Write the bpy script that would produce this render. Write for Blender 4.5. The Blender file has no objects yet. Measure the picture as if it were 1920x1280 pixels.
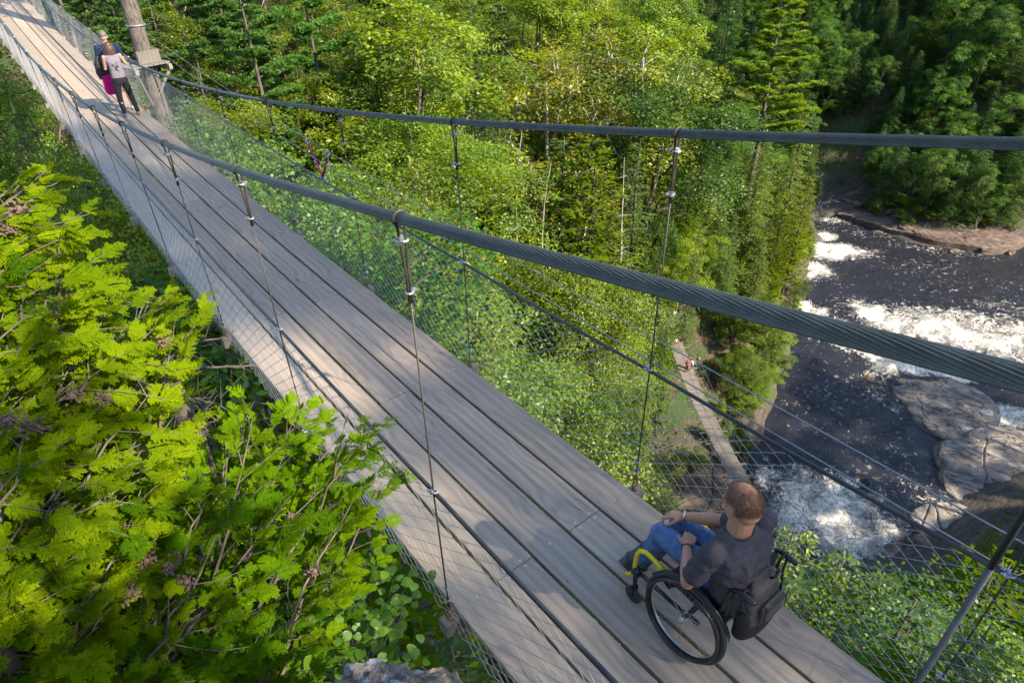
import bpy, bmesh, math, random
import numpy as np
from mathutils import Vector, Matrix, Euler

# ------------------------------------------------------------------ camera, sky, sun, exposure
scn = bpy.context.scene
COL = scn.collection
FPX = 1201.957
CAM = np.array([-2.1158, -2.3184, 3.9548])
CROT = (0.97577, 0.01914, -0.67044)
cam_d = bpy.data.cameras.new("camera")
cam = bpy.data.objects.new("camera", cam_d)
COL.objects.link(cam)
cam.location = CAM
cam.rotation_euler = CROT
cam_d.sensor_width = 36.0
cam_d.lens = FPX / 1920 * 36.0
cam_d.clip_start = 0.05
cam_d.clip_end = 6000
scn.camera = cam
CM = np.array(Euler(CROT, 'XYZ').to_matrix())

SUN_EL = math.radians(37)
SUN_AZ = math.radians(158)        # clockwise from +Y
world = bpy.data.worlds.new("World")
scn.world = world
world.use_nodes = True
wn = world.node_tree
for n in list(wn.nodes):
    wn.nodes.remove(n)
sky = wn.nodes.new("ShaderNodeTexSky")
sky.sky_type = 'NISHITA'
sky.sun_disc = False
sky.sun_elevation = SUN_EL
sky.sun_rotation = SUN_AZ
sky.air_density = 1.0
sky.dust_density = 0.6
bg = wn.nodes.new("ShaderNodeBackground")
bg.inputs[1].default_value = 0.15
wo = wn.nodes.new("ShaderNodeOutputWorld")
wn.links.new(sky.outputs[0], bg.inputs[0])
wn.links.new(bg.outputs[0], wo.inputs[0])
sun_d = bpy.data.lights.new("sun", 'SUN')
sun_d.energy = 5.0
sun_d.angle = math.radians(0.53)
sun_d.color = (1.0, 0.87, 0.68)
sun = bpy.data.objects.new("sun", sun_d)
COL.objects.link(sun)
S = Vector((math.sin(SUN_AZ) * math.cos(SUN_EL), math.cos(SUN_AZ) * math.cos(SUN_EL), math.sin(SUN_EL)))
sun.rotation_euler = S.to_track_quat('Z', 'Y').to_euler()
sun.location = S * 60
scn.view_settings.view_transform = 'Standard'
scn.view_settings.look = 'None'
scn.view_settings.exposure = 1.3
scn.view_settings.gamma = 1.0
scn.cycles.max_bounces = 6
scn.cycles.diffuse_bounces = 3
scn.cycles.glossy_bounces = 2
scn.cycles.transmission_bounces = 3
scn.cycles.transparent_max_bounces = 4
scn.cycles.use_adaptive_sampling = True
scn.cycles.adaptive_threshold = 0.02
scn.cycles.use_denoising = True
scn.cycles.sample_clamp_indirect = 6


def ray(u, v):
    d = CM @ np.array([(u - 960) / FPX, -(v - 640) / FPX, -1.0])
    return d / np.linalg.norm(d)


def at(u, v, D=None, z=None):
    """world point seen at photo pixel (u, v), either D metres away or at height z"""
    d = ray(u, v)
    if D is None:
        D = (z - CAM[2]) / d[2]
    return CAM + D * d


def to_px(P):
    q = (np.atleast_2d(np.asarray(P, float)) - CAM) @ CM
    w = np.where(-q[:, 2] > 1e-3, -q[:, 2], np.nan)
    return np.stack([960 + FPX * q[:, 0] / w, 640 - FPX * q[:, 1] / w], 1)


# ------------------------------------------------------------------ object helpers
def tag(o, label=None, cat=None, group=None, kind=None):
    if label: o["label"] = label
    if cat: o["category"] = cat
    if group: o["group"] = group
    if kind: o["kind"] = kind
    return o


def empty(name, loc=(0, 0, 0), rz=0.0, parent=None):
    o = bpy.data.objects.new(name, None)
    COL.objects.link(o)
    o.location = loc
    o.rotation_euler = (0, 0, rz)
    o.empty_display_size = 0.2
    if parent: o.parent = parent
    return o


class MB:
    """collects geometry for one mesh"""
    def __init__(s):
        s.v = []; s.f = []; s.m = []; s.n = 0; s.cur = 0

    def add(s, v, f):
        v = np.asarray(v, float)
        s.v.append(v)
        for q in f:
            s.f.append([i + s.n for i in q]); s.m.append(s.cur)
        s.n += len(v)
        return s

    def box(s, c, size, rot=None, bev=0.0):
        x, y, z = [a / 2 for a in size]
        if bev > 0:
            b = bev
            bm = bmesh.new()
            bmesh.ops.create_cube(bm, size=1.0)
            for w in bm.verts:
                w.co = Vector((w.co.x * size[0], w.co.y * size[1], w.co.z * size[2]))
            bmesh.ops.bevel(bm, geom=bm.edges[:], offset=b, segments=2, affect='EDGES')
            V = np.array([w.co[:] for w in bm.verts]); F = [[w.index for w in fa.verts] for fa in bm.faces]
            bm.free()
        else:
            V = np.array([[-x, -y, -z], [x, -y, -z], [x, y, -z], [-x, y, -z], [-x, -y, z], [x, -y, z], [x, y, z], [-x, y, z]])
            F = [[0, 3, 2, 1], [4, 5, 6, 7], [0, 1, 5, 4], [1, 2, 6, 5], [2, 3, 7, 6], [3, 0, 4, 7]]
        if rot is not None: V = V @ np.array(rot).T
        return s.add(V + np.asarray(c, float), F)

    def tube(s, P, r, n=8, caps=True, lobes=0, twist=0.0, lobe_amp=0.06, flat=None):
        P = np.asarray(P, float); m = len(P)
        R = np.full(m, r) if np.isscalar(r) else np.asarray(r, float)
        T = np.gradient(P, axis=0)
        T /= np.linalg.norm(T, axis=1)[:, None] + 1e-12
        ref = np.array([0, 0, 1.0]) if abs(T[0][2]) < 0.9 else np.array([1.0, 0, 0])
        N = np.zeros_like(P); N[0] = np.cross(T[0], ref); N[0] /= np.linalg.norm(N[0])
        for i in range(1, m):
            k = N[i - 1] - T[i] * (N[i - 1] @ T[i]); N[i] = k / (np.linalg.norm(k) + 1e-12)
        B = np.cross(T, N)
        a = np.linspace(0, 2 * np.pi, n, endpoint=False)
        L = np.concatenate([[0], np.cumsum(np.linalg.norm(np.diff(P, axis=0), axis=1))])
        ang = a[None, :] + (L * twist)[:, None]
        rad = R[:, None] * (1 + (lobe_amp * (np.abs(np.cos(a * lobes / 2))[None, :] - 1) if lobes else 0))
        V = P[:, None] + rad[..., None] * (np.cos(ang)[..., None] * N[:, None] + np.sin(ang)[..., None] * B[:, None])
        V = V.reshape(-1, 3)
        F = []
        for i in range(m - 1):
            for j in range(n):
                k = (j + 1) % n
                F.append([i * n + j, i * n + k, (i + 1) * n + k, (i + 1) * n + j])
        if caps:
            F.append([j for j in range(n)][::-1]); F.append([(m - 1) * n + j for j in range(n)])
        return s.add(V, F)

    def cyl(s, a, b, r, n=12, r2=None):
        return s.tube([a, b], [r, r if r2 is None else r2], n)

    def torus(s, c, axis, R, r, n=48, k=8, arc=(0, 2 * np.pi), sx=1.0):
        ax = np.asarray(axis, float); ax /= np.linalg.norm(ax)
        ref = np.array([0, 0, 1.0]) if abs(ax[2]) < .9 else np.array([0, 1.0, 0])
        u = np.cross(ref, ax); u /= np.linalg.norm(u); w = np.cross(ax, u)
        full = abs(arc[1] - arc[0] - 2 * np.pi) < 1e-6
        t = np.linspace(arc[0], arc[1], n, endpoint=not full)
        b = np.linspace(0, 2 * np.pi, k, endpoint=False)
        rad = np.cos(t)[:, None] * u + np.sin(t)[:, None] * w
        V = np.asarray(c) + rad[:, None] * (R + r * np.cos(b))[None, :, None] + (r * sx * np.sin(b))[None, :, None] * ax
        F = []
        m = n if full else n - 1
        for i in range(m):
            for j in range(k):
                F.append([i * k + j, ((i + 1) % n) * k + j, ((i + 1) % n) * k + (j + 1) % k, i * k + (j + 1) % k])
        return s.add(V.reshape(-1, 3), F)

    def ball(s, c, r, n=10, rot=None):
        r = np.array([r, r, r]) if np.isscalar(r) else np.asarray(r)
        V = []; F = []; m = n // 2 + 1
        for i in range(m + 1):
            th = math.pi * i / m
            for j in range(n):
                ph = 2 * math.pi * j / n
                V.append([math.sin(th) * math.cos(ph), math.sin(th) * math.sin(ph), math.cos(th)])
        for i in range(m):
            for j in range(n):
                k = (j + 1) % n
                F.append([i * n + j, (i + 1) * n + j, (i + 1) * n + k, i * n + k])
        V = np.array(V) * r
        if rot is not None: V = V @ np.array(rot).T
        return s.add(V + np.asarray(c), F)

    def build(s, name, mat, parent=None, smooth=False, loc=None):
        V = np.concatenate(s.v) if s.v else np.zeros((0, 3))
        if loc is not None: V = V - np.asarray(loc)
        me = bpy.data.meshes.new(name)
        me.from_pydata(V.tolist(), [], s.f)
        mats = mat if isinstance(mat, (list, tuple)) else [mat]
        for m in mats: me.materials.append(m)
        if len(mats) > 1: me.polygons.foreach_set("material_index", s.m)
        if smooth: me.polygons.foreach_set("use_smooth", [True] * len(s.f))
        me.validate(); me.update()
        o = bpy.data.objects.new(name, me)
        COL.objects.link(o)
        if loc is not None: o.location = loc
        if parent: o.parent = parent
        return o


def quadmesh(name, V, mat, tint=None, extra=None, midx=None):
    """V: (N,4,3) quads -> mesh datablock (fast), tint: per quad value in 0..1"""
    N = len(V)
    if extra is not None:
        eV, eF = extra
    me = bpy.data.meshes.new(name)
    me.vertices.add(N * 4)
    me.vertices.foreach_set("co", np.ascontiguousarray(V, dtype=np.float32).ravel())
    me.loops.add(N * 4)
    me.loops.foreach_set("vertex_index", np.arange(N * 4, dtype=np.int32))
    me.polygons.add(N)
    me.polygons.foreach_set("loop_start", np.arange(0, N * 4, 4, dtype=np.int32))
    me.polygons.foreach_set("loop_total", np.full(N, 4, dtype=np.int32))
    mats = mat if isinstance(mat, (list, tuple)) else [mat]
    for m in mats: me.materials.append(m)
    if midx is not None: me.polygons.foreach_set("material_index", midx.astype(np.int32))
    me.update(calc_edges=True)
    if tint is not None:
        a = me.attributes.new("tint", 'FLOAT', 'FACE')
        a.data.foreach_set("value", tint.astype(np.float32))
    return me


def unit(a):
    return a / (np.linalg.norm(a, axis=-1, keepdims=True) + 1e-12)


def leaves(C, A, Nn, L, Wd, fold=0.0):
    """rhombic leaves; C base centre (N,3), A long axis, Nn normal, L,Wd arrays"""
    A = unit(A); B = unit(np.cross(Nn, A)); L = np.broadcast_to(L, len(C))[:, None]; Wd = np.broadcast_to(Wd, len(C))[:, None]
    nn = np.cross(A, B)
    return np.stack([C, C + A * L * .45 + B * Wd * .5 + nn * fold * Wd, C + A * L, C + A * L * .45 - B * Wd * .5 + nn * fold * Wd], 1)


def copy_tree(o, parent=None):
    c = o.copy(); COL.objects.link(c); c.parent = parent
    for ch in o.children: copy_tree(ch, c)
    return c


# ------------------------------------------------------------------ materials
def mat(name, color, rough=0.6, metal=0.0, spec=0.5):
    m = bpy.data.materials.new(name); m.use_nodes = True
    b = m.node_tree.nodes["Principled BSDF"]
    b.inputs["Base Color"].default_value = (*color, 1)
    b.inputs["Roughness"].default_value = rough
    b.inputs["Metallic"].default_value = metal
    b.inputs["Specular IOR Level"].default_value = spec
    return m


class NT:
    """small node-tree writer"""
    def __init__(s, m):
        s.t = m.node_tree; s.N = s.t.nodes; s.L = s.t.links
        s.b = s.N.get("Principled BSDF")

    def n(s, typ, **kw):
        x = s.N.new(typ)
        for k, v in kw.items():
            if k.startswith("i_"):
                k2 = k[2:]
                k2 = int(k2) if k2.isdigit() else k2.replace("_", " ")
                if hasattr(v, "is_linked") or isinstance(v, bpy.types.NodeSocket): s.L.new(v, x.inputs[k2])
                else: x.inputs[k2].default_value = v
            else: setattr(x, k, v)
        return x

    def noise(s, vec, scale, detail=4, rough=.55, dist=0.0, out=0):
        x = s.n("ShaderNodeTexNoise"); x.inputs["Scale"].default_value = scale; x.inputs["Detail"].default_value = detail
        x.inputs["Roughness"].default_value = rough; x.inputs["Distortion"].default_value = dist
        if vec is not None: s.L.new(vec, x.inputs["Vector"])
        return x.outputs[out]

    def mapping(s, vec, scale=(1, 1, 1), loc=(0, 0, 0), rot=(0, 0, 0)):
        x = s.n("ShaderNodeMapping"); x.inputs["Scale"].default_value = scale; x.inputs["Location"].default_value = loc
        x.inputs["Rotation"].default_value = rot; s.L.new(vec, x.inputs["Vector"]); return x.outputs[0]

    def ramp(s, fac, stops, interp='LINEAR'):
        x = s.n("ShaderNodeValToRGB"); x.color_ramp.interpolation = interp
        e = x.color_ramp.elements
        while len(e) < len(stops): e.new(0.5)
        for k, (p, c) in enumerate(stops):
            e[k].position = p; e[k].color = (*c, 1) if len(c) == 3 else c
        s.L.new(fac, x.inputs[0]); return x.outputs[0]

    def math(s, op, a, b=0.0, c=None, clamp=False):
        x = s.n("ShaderNodeMath", operation=op); x.use_clamp = clamp
        for i, v in enumerate((a, b) if c is None else (a, b, c)):
            if isinstance(v, (int, float)): x.inputs[i].default_value = v
            else: s.L.new(v, x.inputs[i])
        return x.outputs[0]

    def mix(s, f, a, b, blend='MIX'):
        x = s.n("ShaderNodeMix", data_type='RGBA', blend_type=blend)
        for sock, v in ((x.inputs[0], f), (x.inputs[6], a), (x.inputs[7], b)):
            if isinstance(v, (int, float)): sock.default_value = v
            elif isinstance(v, tuple): sock.default_value = (*v, 1)
            else: s.L.new(v, sock)
        return x.outputs[2]

    def bump(s, h, strength=.5, dist=.01, normal=None):
        x = s.n("ShaderNodeBump"); x.inputs["Strength"].default_value = strength; x.inputs["Distance"].default_value = dist
        s.L.new(h, x.inputs["Height"])
        if normal is not None: s.L.new(normal, x.inputs["Normal"])
        return x.outputs[0]

    def coord(s, w="Object"):
        return s.n("ShaderNodeTexCoord").outputs[w]


def wood_mat(name, light, dark, axis_scale, grain=1.0, rough=.75):
    m = mat(name, light, rough); k = NT(m)
    co = k.coord("Object"); rnd = k.n("ShaderNodeObjectInfo").outputs["Random"]
    off = k.n("ShaderNodeCombineXYZ", i_0=k.math('MULTIPLY', rnd, 37.0), i_1=k.math('MULTIPLY', rnd, 91.0), i_2=k.math('MULTIPLY', rnd, 13.0)).outputs[0]
    va = k.n("ShaderNodeVectorMath", operation='ADD'); k.L.new(co, va.inputs[0]); k.L.new(off, va.inputs[1])
    p = va.outputs[0]
    # knots: sparse voronoi cells bend the grain
    ks = k.mapping(p, scale=tuple(a * b for a, b in zip((3.2, 1.5, 3.2), (1, 1, 1))))
    vor = k.n("ShaderNodeTexVoronoi"); vor.inputs["Scale"].default_value = 1.0; k.L.new(ks, vor.inputs["Vector"])
    knot = k.ramp(vor.outputs["Distance"], [(0.0, (1, 1, 1)), (0.12, (.75, .75, .75)), (.45, (0, 0, 0))])
    warp = k.noise(k.mapping(p, scale=(2.2, .45, 1)), 1.0, 3)
    xx = k.n("ShaderNodeSeparateXYZ"); k.L.new(p, xx.inputs[0])
    ph = k.math('ADD', k.math('MULTIPLY', xx.outputs[0], 75.0 * grain), k.math('MULTIPLY', warp, 9.0))
    ph = k.math('ADD', ph, k.math('MULTIPLY', knot, 9.0))
    ring = k.math('MULTIPLY_ADD', k.math('SINE', ph), .5, .5)
    fine = k.noise(k.mapping(p, scale=(160, 3.0, 60)), 1.0, 4, .7)
    med = k.noise(k.mapping(p, scale=(22, .8, 10)), 1.0, 4, .6)
    g = k.math('ADD', k.math('MULTIPLY', ring, .17), k.math('ADD', k.math('MULTIPLY', fine, .52), k.math('MULTIPLY', med, .45)))
    c = k.ramp(g, [(0.25, dark), (0.8, light)])
    blot = k.noise(k.mapping(p, scale=(2.5, .7, 2)), 1.0, 3)
    c = k.mix(k.math('MULTIPLY', blot, .55), c, tuple(a * .62 for a in light), 'MULTIPLY') if False else k.mix(k.ramp(blot, [(.35, (0, 0, 0)), (.75, (.5, .5, .5))]), c, tuple(a * .75 for a in (light[0], light[1] * .95, light[2] * .88)))
    core = k.ramp(vor.outputs["Distance"], [(0.0, (1, 1, 1)), (0.07, (.8, .8, .8)), (.11, (0, 0, 0))])
    c = k.mix(k.math('MULTIPLY', core, .55), c, tuple(a * .45 for a in dark))
    # drying cracks
    cr = k.noise(k.mapping(p, scale=(34, .9, 8)), 1.0, 2, .5, .6)
    crack = k.ramp(k.math('ABSOLUTE', k.math('SUBTRACT', cr, .5)), [(0.0, (1, 1, 1)), (.012, (0, 0, 0))])
    gate = k.ramp(k.noise(k.mapping(p, scale=(3, .8, 3), loc=(4, 4, 4)), 1.0, 2), [(.55, (0, 0, 0)), (.62, (1, 1, 1))])
    crack = k.math('MULTIPLY', crack, gate)
    c = k.mix(k.math('MULTIPLY', crack, .8), c, tuple(a * .2 for a in dark))
    vv = k.math('MULTIPLY_ADD', rnd, .3, .85)
    hs = k.n("ShaderNodeHueSaturation"); k.L.new(c, hs.inputs["Color"]); k.L.new(vv, hs.inputs["Value"])
    k.L.new(hs.outputs[0], k.b.inputs["Base Color"])
    h = k.math('SUBTRACT', g, k.math('MULTIPLY', crack, 1.5))
    k.L.new(k.bump(h, .55, .004), k.b.inputs["Normal"])
    return m


def leaf_mat(name, c_lo, c_hi, transl=.4, rough=.5, spec=.25, objcolor=True):
    m = bpy.data.materials.new(name); m.use_nodes = True; k = NT(m)
    k.N.remove(k.b)
    out = k.N["Material Output"]
    at_ = k.n("ShaderNodeAttribute", attribute_name="tint")
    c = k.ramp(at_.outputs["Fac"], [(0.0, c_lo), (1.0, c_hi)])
    if objcolor:
        oi = k.n("ShaderNodeObjectInfo")
        c = k.mix(1.0, c, oi.outputs["Color"], 'MULTIPLY')
    d = k.n("ShaderNodeBsdfDiffuse"); k.L.new(c, d.inputs[0])
    t = k.n("ShaderNodeBsdfTranslucent")
    tc = k.mix(1.0, c, (1.35, 1.25, .45), 'MULTIPLY'); k.L.new(tc, t.inputs[0])
    mx = k.n("ShaderNodeMixShader"); mx.inputs[0].default_value = transl
    k.L.new(d.outputs[0], mx.inputs[1]); k.L.new(t.outputs[0], mx.inputs[2])
    gl = k.n("ShaderNodeBsdfGlossy"); gl.inputs["Roughness"].default_value = rough; gl.inputs[0].default_value = (1, 1, 1, 1)
    m2 = k.n("ShaderNodeMixShader"); m2.inputs[0].default_value = spec * .12
    k.L.new(mx.outputs[0], m2.inputs[1]); k.L.new(gl.outputs[0], m2.inputs[2])
    k.L.new(m2.outputs[0], out.inputs[0])
    return m


def bark_mat(name, lo, hi, sc=1.0):
    m = mat(name, lo, .9); k = NT(m); co = k.coord("Object")
    n1 = k.noise(k.mapping(co, scale=(14 * sc, 14 * sc, 3 * sc)), 1.0, 5, .65)
    n2 = k.noise(co, 1.3 * sc, 3)
    c = k.ramp(n1, [(.35, lo), (.65, hi)])
    c = k.mix(k.ramp(n2, [(.5, (0, 0, 0)), (.7, (.6, .6, .6))]), c, (hi[0] * 1.2, hi[1] * 1.3, hi[2] * 1.1))
    k.L.new(c, k.b.inputs["Base Color"])
    k.L.new(k.bump(n1, .8, .02 / sc), k.b.inputs["Normal"])
    return m


M = {}
M['deck'] = wood_mat("weathered_deck_wood", (.44, .357, .278), (.18, .142, .108), None)
M['joist'] = wood_mat("joist_wood", (.30, .27, .23), (.14, .12, .10), None)
M['slat'] = wood_mat("slat_wood", (.22, .198, .172), (.11, .095, .08), None, .5)
M['screw'] = mat("galvanised_screw", (.55, .55, .58), .35, .9)


def cable_mat(name, a, b, rough=.5, metal=.6, freq=60):
    m = mat(name, a, rough, metal); k = NT(m)
    n = k.noise(k.coord("Object"), 9, 5, .7)
    n2 = k.noise(k.coord("Object"), 120, 2, .6)
    c = k.ramp(k.math('ADD', k.math('MULTIPLY', n, .7), k.math('MULTIPLY', n2, .3)), [(.35, a), (.68, b)])
    k.L.new(c, k.b.inputs["Base Color"])
    k.L.new(k.bump(n2, .3, .002), k.b.inputs["Normal"])
    return m


M['cable'] = cable_mat("tarred_steel_cable", (.065, .072, .066), (.125, .135, .122), .48, .35)
M['rail'] = cable_mat("dark_handrail_cable", (.028, .031, .036), (.065, .072, .082), .38, .5)
M['rod'] = cable_mat("rusting_hanger_rope", (.035, .032, .030), (.085, .070, .058), .55, .4)
M['galv'] = cable_mat("galvanised_steel", (.26, .27, .29), (.48, .50, .53), .42, .7)
M['mesh'] = cable_mat("galvanised_fence_wire", (.27, .285, .295), (.43, .45, .465), .5, .45)
M['rust'] = cable_mat("rusty_fitting", (.12, .05, .025), (.28, .12, .05), .8, .2)
M['thin'] = cable_mat("thin_galvanised_cable", (.16, .18, .21), (.30, .33, .38), .45, .5)

# ------------------------------------------------------------------ suspension bridge
SP = 2.338; HW = .857; RAILH = 1.183


def dz(y):
    return -0.0251 * y + 0.00143 * y * y


def cz(y, side):
    if side < 0: return 2.863 - .1811 * y + .00482 * y * y
    return 2.867 - .1829 * y + .00446 * y * y


J0, J1 = -2, 20
bridge = empty("suspension_bridge", (0, J0 * SP, dz(J0 * SP)))
tag(bridge, "high footbridge with five grey timber boards side by side, hung from thick twisted steel cables", "suspension bridge")
BO = np.array(bridge.location)
bpy.context.view_layer.update()


def onbridge(mb, name, m, smooth=False, parent=None, origin=None):
    """build with world coordinates, then parent under the bridge (or a part of it)"""
    o = mb.build(name, m, None, smooth, loc=origin if origin is not None else None)
    p = parent or bridge
    w = Vector((0, 0, 0)); q = p
    while q is not None:
        w += q.location; q = q.parent
    o.parent = p; o.location = o.location - w
    return o


rng = np.random.default_rng(7)
PW = (2 * HW - 4 * .026) / 5
seams = [[-1, 3, 5, 9, 12, 16], [0, 2, 6, 8, 11, 15], [-1, 1, 4, 7, 10, 13, 17], [0, 2, 5, 9, 12, 16], [-1, 3, 6, 8, 11, 15]]
for r_ in range(5):
    x0 = -HW + r_ * (PW + .026); xc = x0 + PW / 2
    cuts = [J0] + [q for q in seams[r_]] + [J1]
    for a_, b_ in zip(cuts[:-1], cuts[1:]):
        if b_ - a_ < .5: continue
        ya, yb = a_ * SP + .0035, b_ * SP - .0035
        mb = MB(); n = int((yb - ya) / .3) + 1
        ys = np.linspace(ya, yb, n + 1)
        wl = rng.normal(0, .0012, n + 1).cumsum() * .5; wl -= wl.mean()
        zt = dz(ys) + rng.normal(0, .0012) ; th = .045
        V = []
        e = .004
        for i, y in enumerate(ys):
            w = PW / 2; dx = wl[i]
            V += [[-w + dx, y, zt[i] - e], [-w + e + dx, y, zt[i]], [w - e + dx, y, zt[i]], [w + dx, y, zt[i] - e], [w + dx, y, zt[i] - th], [-w + dx, y, zt[i] - th]]
        F = []
        for i in range(n):
            for j in range(6):
                k = (j + 1) % 6
                F.append([i * 6 + j, (i + 1) * 6 + j, (i + 1) * 6 + k, i * 6 + k])
        F.append([0, 1, 2, 3, 4, 5]); F.append([n * 6 + j for j in range(6)][::-1])
        V = np.array(V); V[:, 0] += xc
        mb.add(V, F)
        mb.cur = 1
        for j in range(a_, b_ + 1):
            for dx in (-.075, .075) if j in (a_, b_) else (rng.uniform(-.06, .02), ):
                yy = j * SP + (.03 if j == a_ else -.03 if j == b_ else rng.uniform(-.015, .015))
                mb.tube([[xc + dx, yy, dz(yy) - .002], [xc + dx, yy, dz(yy) + .0022], [xc + dx, yy, dz(yy) + .003]], [.012, .012, .007], 10)
        o = onbridge(mb, "plank", [M['deck'], M['screw']], False, origin=(xc, (ya + yb) / 2, 0))
for j in range(J0, J1 + 1):
    mb = MB(); y = j * SP; zc = dz(y) - .045 - .062
    mb.box((0, y, zc), (2 * (HW + .12), .105, .12), bev=.004)
    onbridge(mb, "cross_beam", M['joist'], origin=(0, y, zc))
YN, YF = -8.0, 36.0
for side in (-1, 1):
    xo = side * (HW + .056)
    nm = "near-side" if side < 0 else "far-side"
    # main cable
    ysn = np.arange(-8.0, 7.0, .02); ysf = np.arange(7.0, 46, .35)
    def cpt(y):
        y = np.asarray(y, float)
        return np.stack([np.full_like(y, xo * 1.0), y, cz(y, side)], 1)
    mb = MB(); mb.tube(cpt(ysn),   .0258, 126, lobes=18, twist=8.5, lobe_amp=.30); mb.tube(cpt(ysf),   .0258, 12)
    o = onbridge(mb, "main_cable", M['cable'], True)
    # hand rail
    ys = np.arange(-6.5, 46, .1)
    sag = lambda y: -.012 * np.abs(np.sin(np.pi * y / SP))
    mb = MB(); mb.tube(np.stack([np.full_like(ys, xo), ys, dz(ys) + RAILH + sag(ys)], 1), .0135, 10)
    onbridge(mb, "hand_rail", M['rail'], True)
    # toe wire
    mb = MB(); ys = np.arange(-6.5, 46, .3)
    mb.tube(np.stack([np.full_like(ys, xo + side * .012), ys, dz(ys) + .03 + .01 * np.sin(ys * 5)], 1), .0035, 6)
    onbridge(mb, "toe_wire", M['rust'], True)
    # hangers
    for j in range(-2, 19):
        y = j * SP + (.07 if j == -1 else 0); zb = dz(y) - .02; ztp = cz(y, side); zr = dz(y) + RAILH
        org = np.array([xo, y, zb])
        mb = MB()
        lean = 0.0
        mb.tube([[xo, y, zb + .1], [xo + .006 * side, y, zr], [xo, y, ztp - .42]], [.0056 if not (j == -1 and side < 0) else .0068] * 3, 8, )
        # doubled loop up over the main cable
        loop = []
        for t in np.linspace(-1, 1, 15):
            a = math.pi * t
            if abs(t) > .72: loop.append([xo + math.copysign(.006, t), y, ztp - .42 + (1 - abs(t)) / .28 * .32])
            else: loop.append([xo + .034 * math.sin(t / .72 * math.pi * .82), y + .004, ztp + .034 * math.cos(t / .72 * math.pi * .82)])
        mb.tube(loop, .0068, 8)
        h = onbridge(mb, "hanger", M['rail'] if (j == -1 and side < 0) else M['rod'], True, origin=tuple(org))
        # clips
        for zz, sc in () if (j == -1 and side < 0) else ((ztp - .1, 1.25), (ztp - .36, 1.15), (zr + .012, 1.15), (zb + .30, .9), (zb + .19, 1.05), (zb + .115, 1.05)):
            mb = MB()
            an = rng.uniform(0, 6.28) if zz != zr + .012 else 0.3
            R = np.array(Matrix.Rotation(an, 3, 'Z'))
            c = np.array([xo, y, zz])
            mb.box(c + R @ [0, .008, 0], np.array((.036, .016, .03)) * sc, R, bev=.004)
            mb.torus(c + R @ [0, -.004, 0], R @ [0, 0, 1], .014 * sc, .005 * sc, 12, 6)
            for sx in (-1, 1):
                mb.tube([c + R @ [sx * .014 * sc, -.012, .0], c + R @ [sx * .014 * sc, .034 * sc, 0]], .0048 * sc, 6)
                mb.tube([c + R @ [sx * .014 * sc, .016 * sc, 0], c + R @ [sx * .014 * sc, .026 * sc, 0]], .0095 * sc, 6)
            onbridge(mb, "cable_clip", M['galv'] if zz > zb + .16 or j % 3 else M['rust'], False, h, origin=tuple(c))
        mb = MB(); mb.torus([xo, y, zb + .04], [0, 1, 0], .03, .006, 16, 6, sx=1); mb.tube([[xo, y, zb - .1], [xo, y, zb + .015]], .006, 6)
        mb.tube([[xo, y, zb - .026], [xo, y, zb - .016]], .022, 8)
        onbridge(mb, "eye_bolt", M['rust'], True, h, origin=(xo, y, zb))
    # chain link net
    pit = .078; hh = .056; V = []; F = []
    ys = np.arange(-6.2, 45, pit)
    xm = xo + side * .004
    wires = []
    rows = int((RAILH + .10) / hh)
    secs = 3
    allV = []; allF = []; nb = 0
    wob = lambda y, z: .012 * np.sin(y * 1.7 + z * 3) + .006 * np.sin(y * 5.1 + z * 7)
    for i, y in enumerate(ys):
        pts = []
        for k in range(rows + 1):
            sgn = 1 if (k + i) % 2 else -1
            yy = y + sgn * pit / 2 * 1.06
            zf = k * hh
            z0 = dz(yy) - .085 + zf
            sway = wob(yy, zf)
            # rounded elbow: two points per bend, front then back
            pts.append([xm + sway + .0035, yy, z0 - .006]); pts.append([xm + sway - .0035, yy, z0 + .006])
        P = np.array(pts)
        near = y < 9
        r = .0019 if near else .0024
        n = 4 if near else 3
        T = np.gradient(P, axis=0); T = unit(T)
        Nx = np.tile([1.0, 0, 0], (len(P), 1)); B = unit(np.cross(T, Nx)); Nx = np.cross(B, T)
        a = np.linspace(0, 2 * np.pi, n, endpoint=False)
        VV = P[:, None] + r * (np.cos(a)[None, :, None] * Nx[:, None] + np.sin(a)[None, :, None] * B[:, None])
        m_ = len(P)
        idx = np.arange(m_ * n).reshape(m_, n)
        q = np.stack([idx[:-1], np.roll(idx, -1, 1)[:-1], np.roll(idx, -1, 1)[1:], idx[1:]], -1).reshape(-1, 4) + nb
        allV.append(VV.reshape(-1, 3)); allF.append(q); nb += m_ * n
    V = np.concatenate(allV); F = np.concatenate(allF)
    me = quadmesh("chain_link_net", V[F], M['mesh'])
    o = bpy.data.objects.new("chain_link_net", me); COL.objects.link(o)
    o.parent = bridge; o.location = -Vector(BO)
# ------------------------------------------------------------------ terrain
WZ = -50.0
CTRL = []


def g(u, v, D=None, z=None, dzz=0.0):
    p = at(u, v, D, z); CTRL.append((p[0], p[1], p[2] + dzz))


def gw(x, y, z): CTRL.append((x, y, z))


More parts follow.
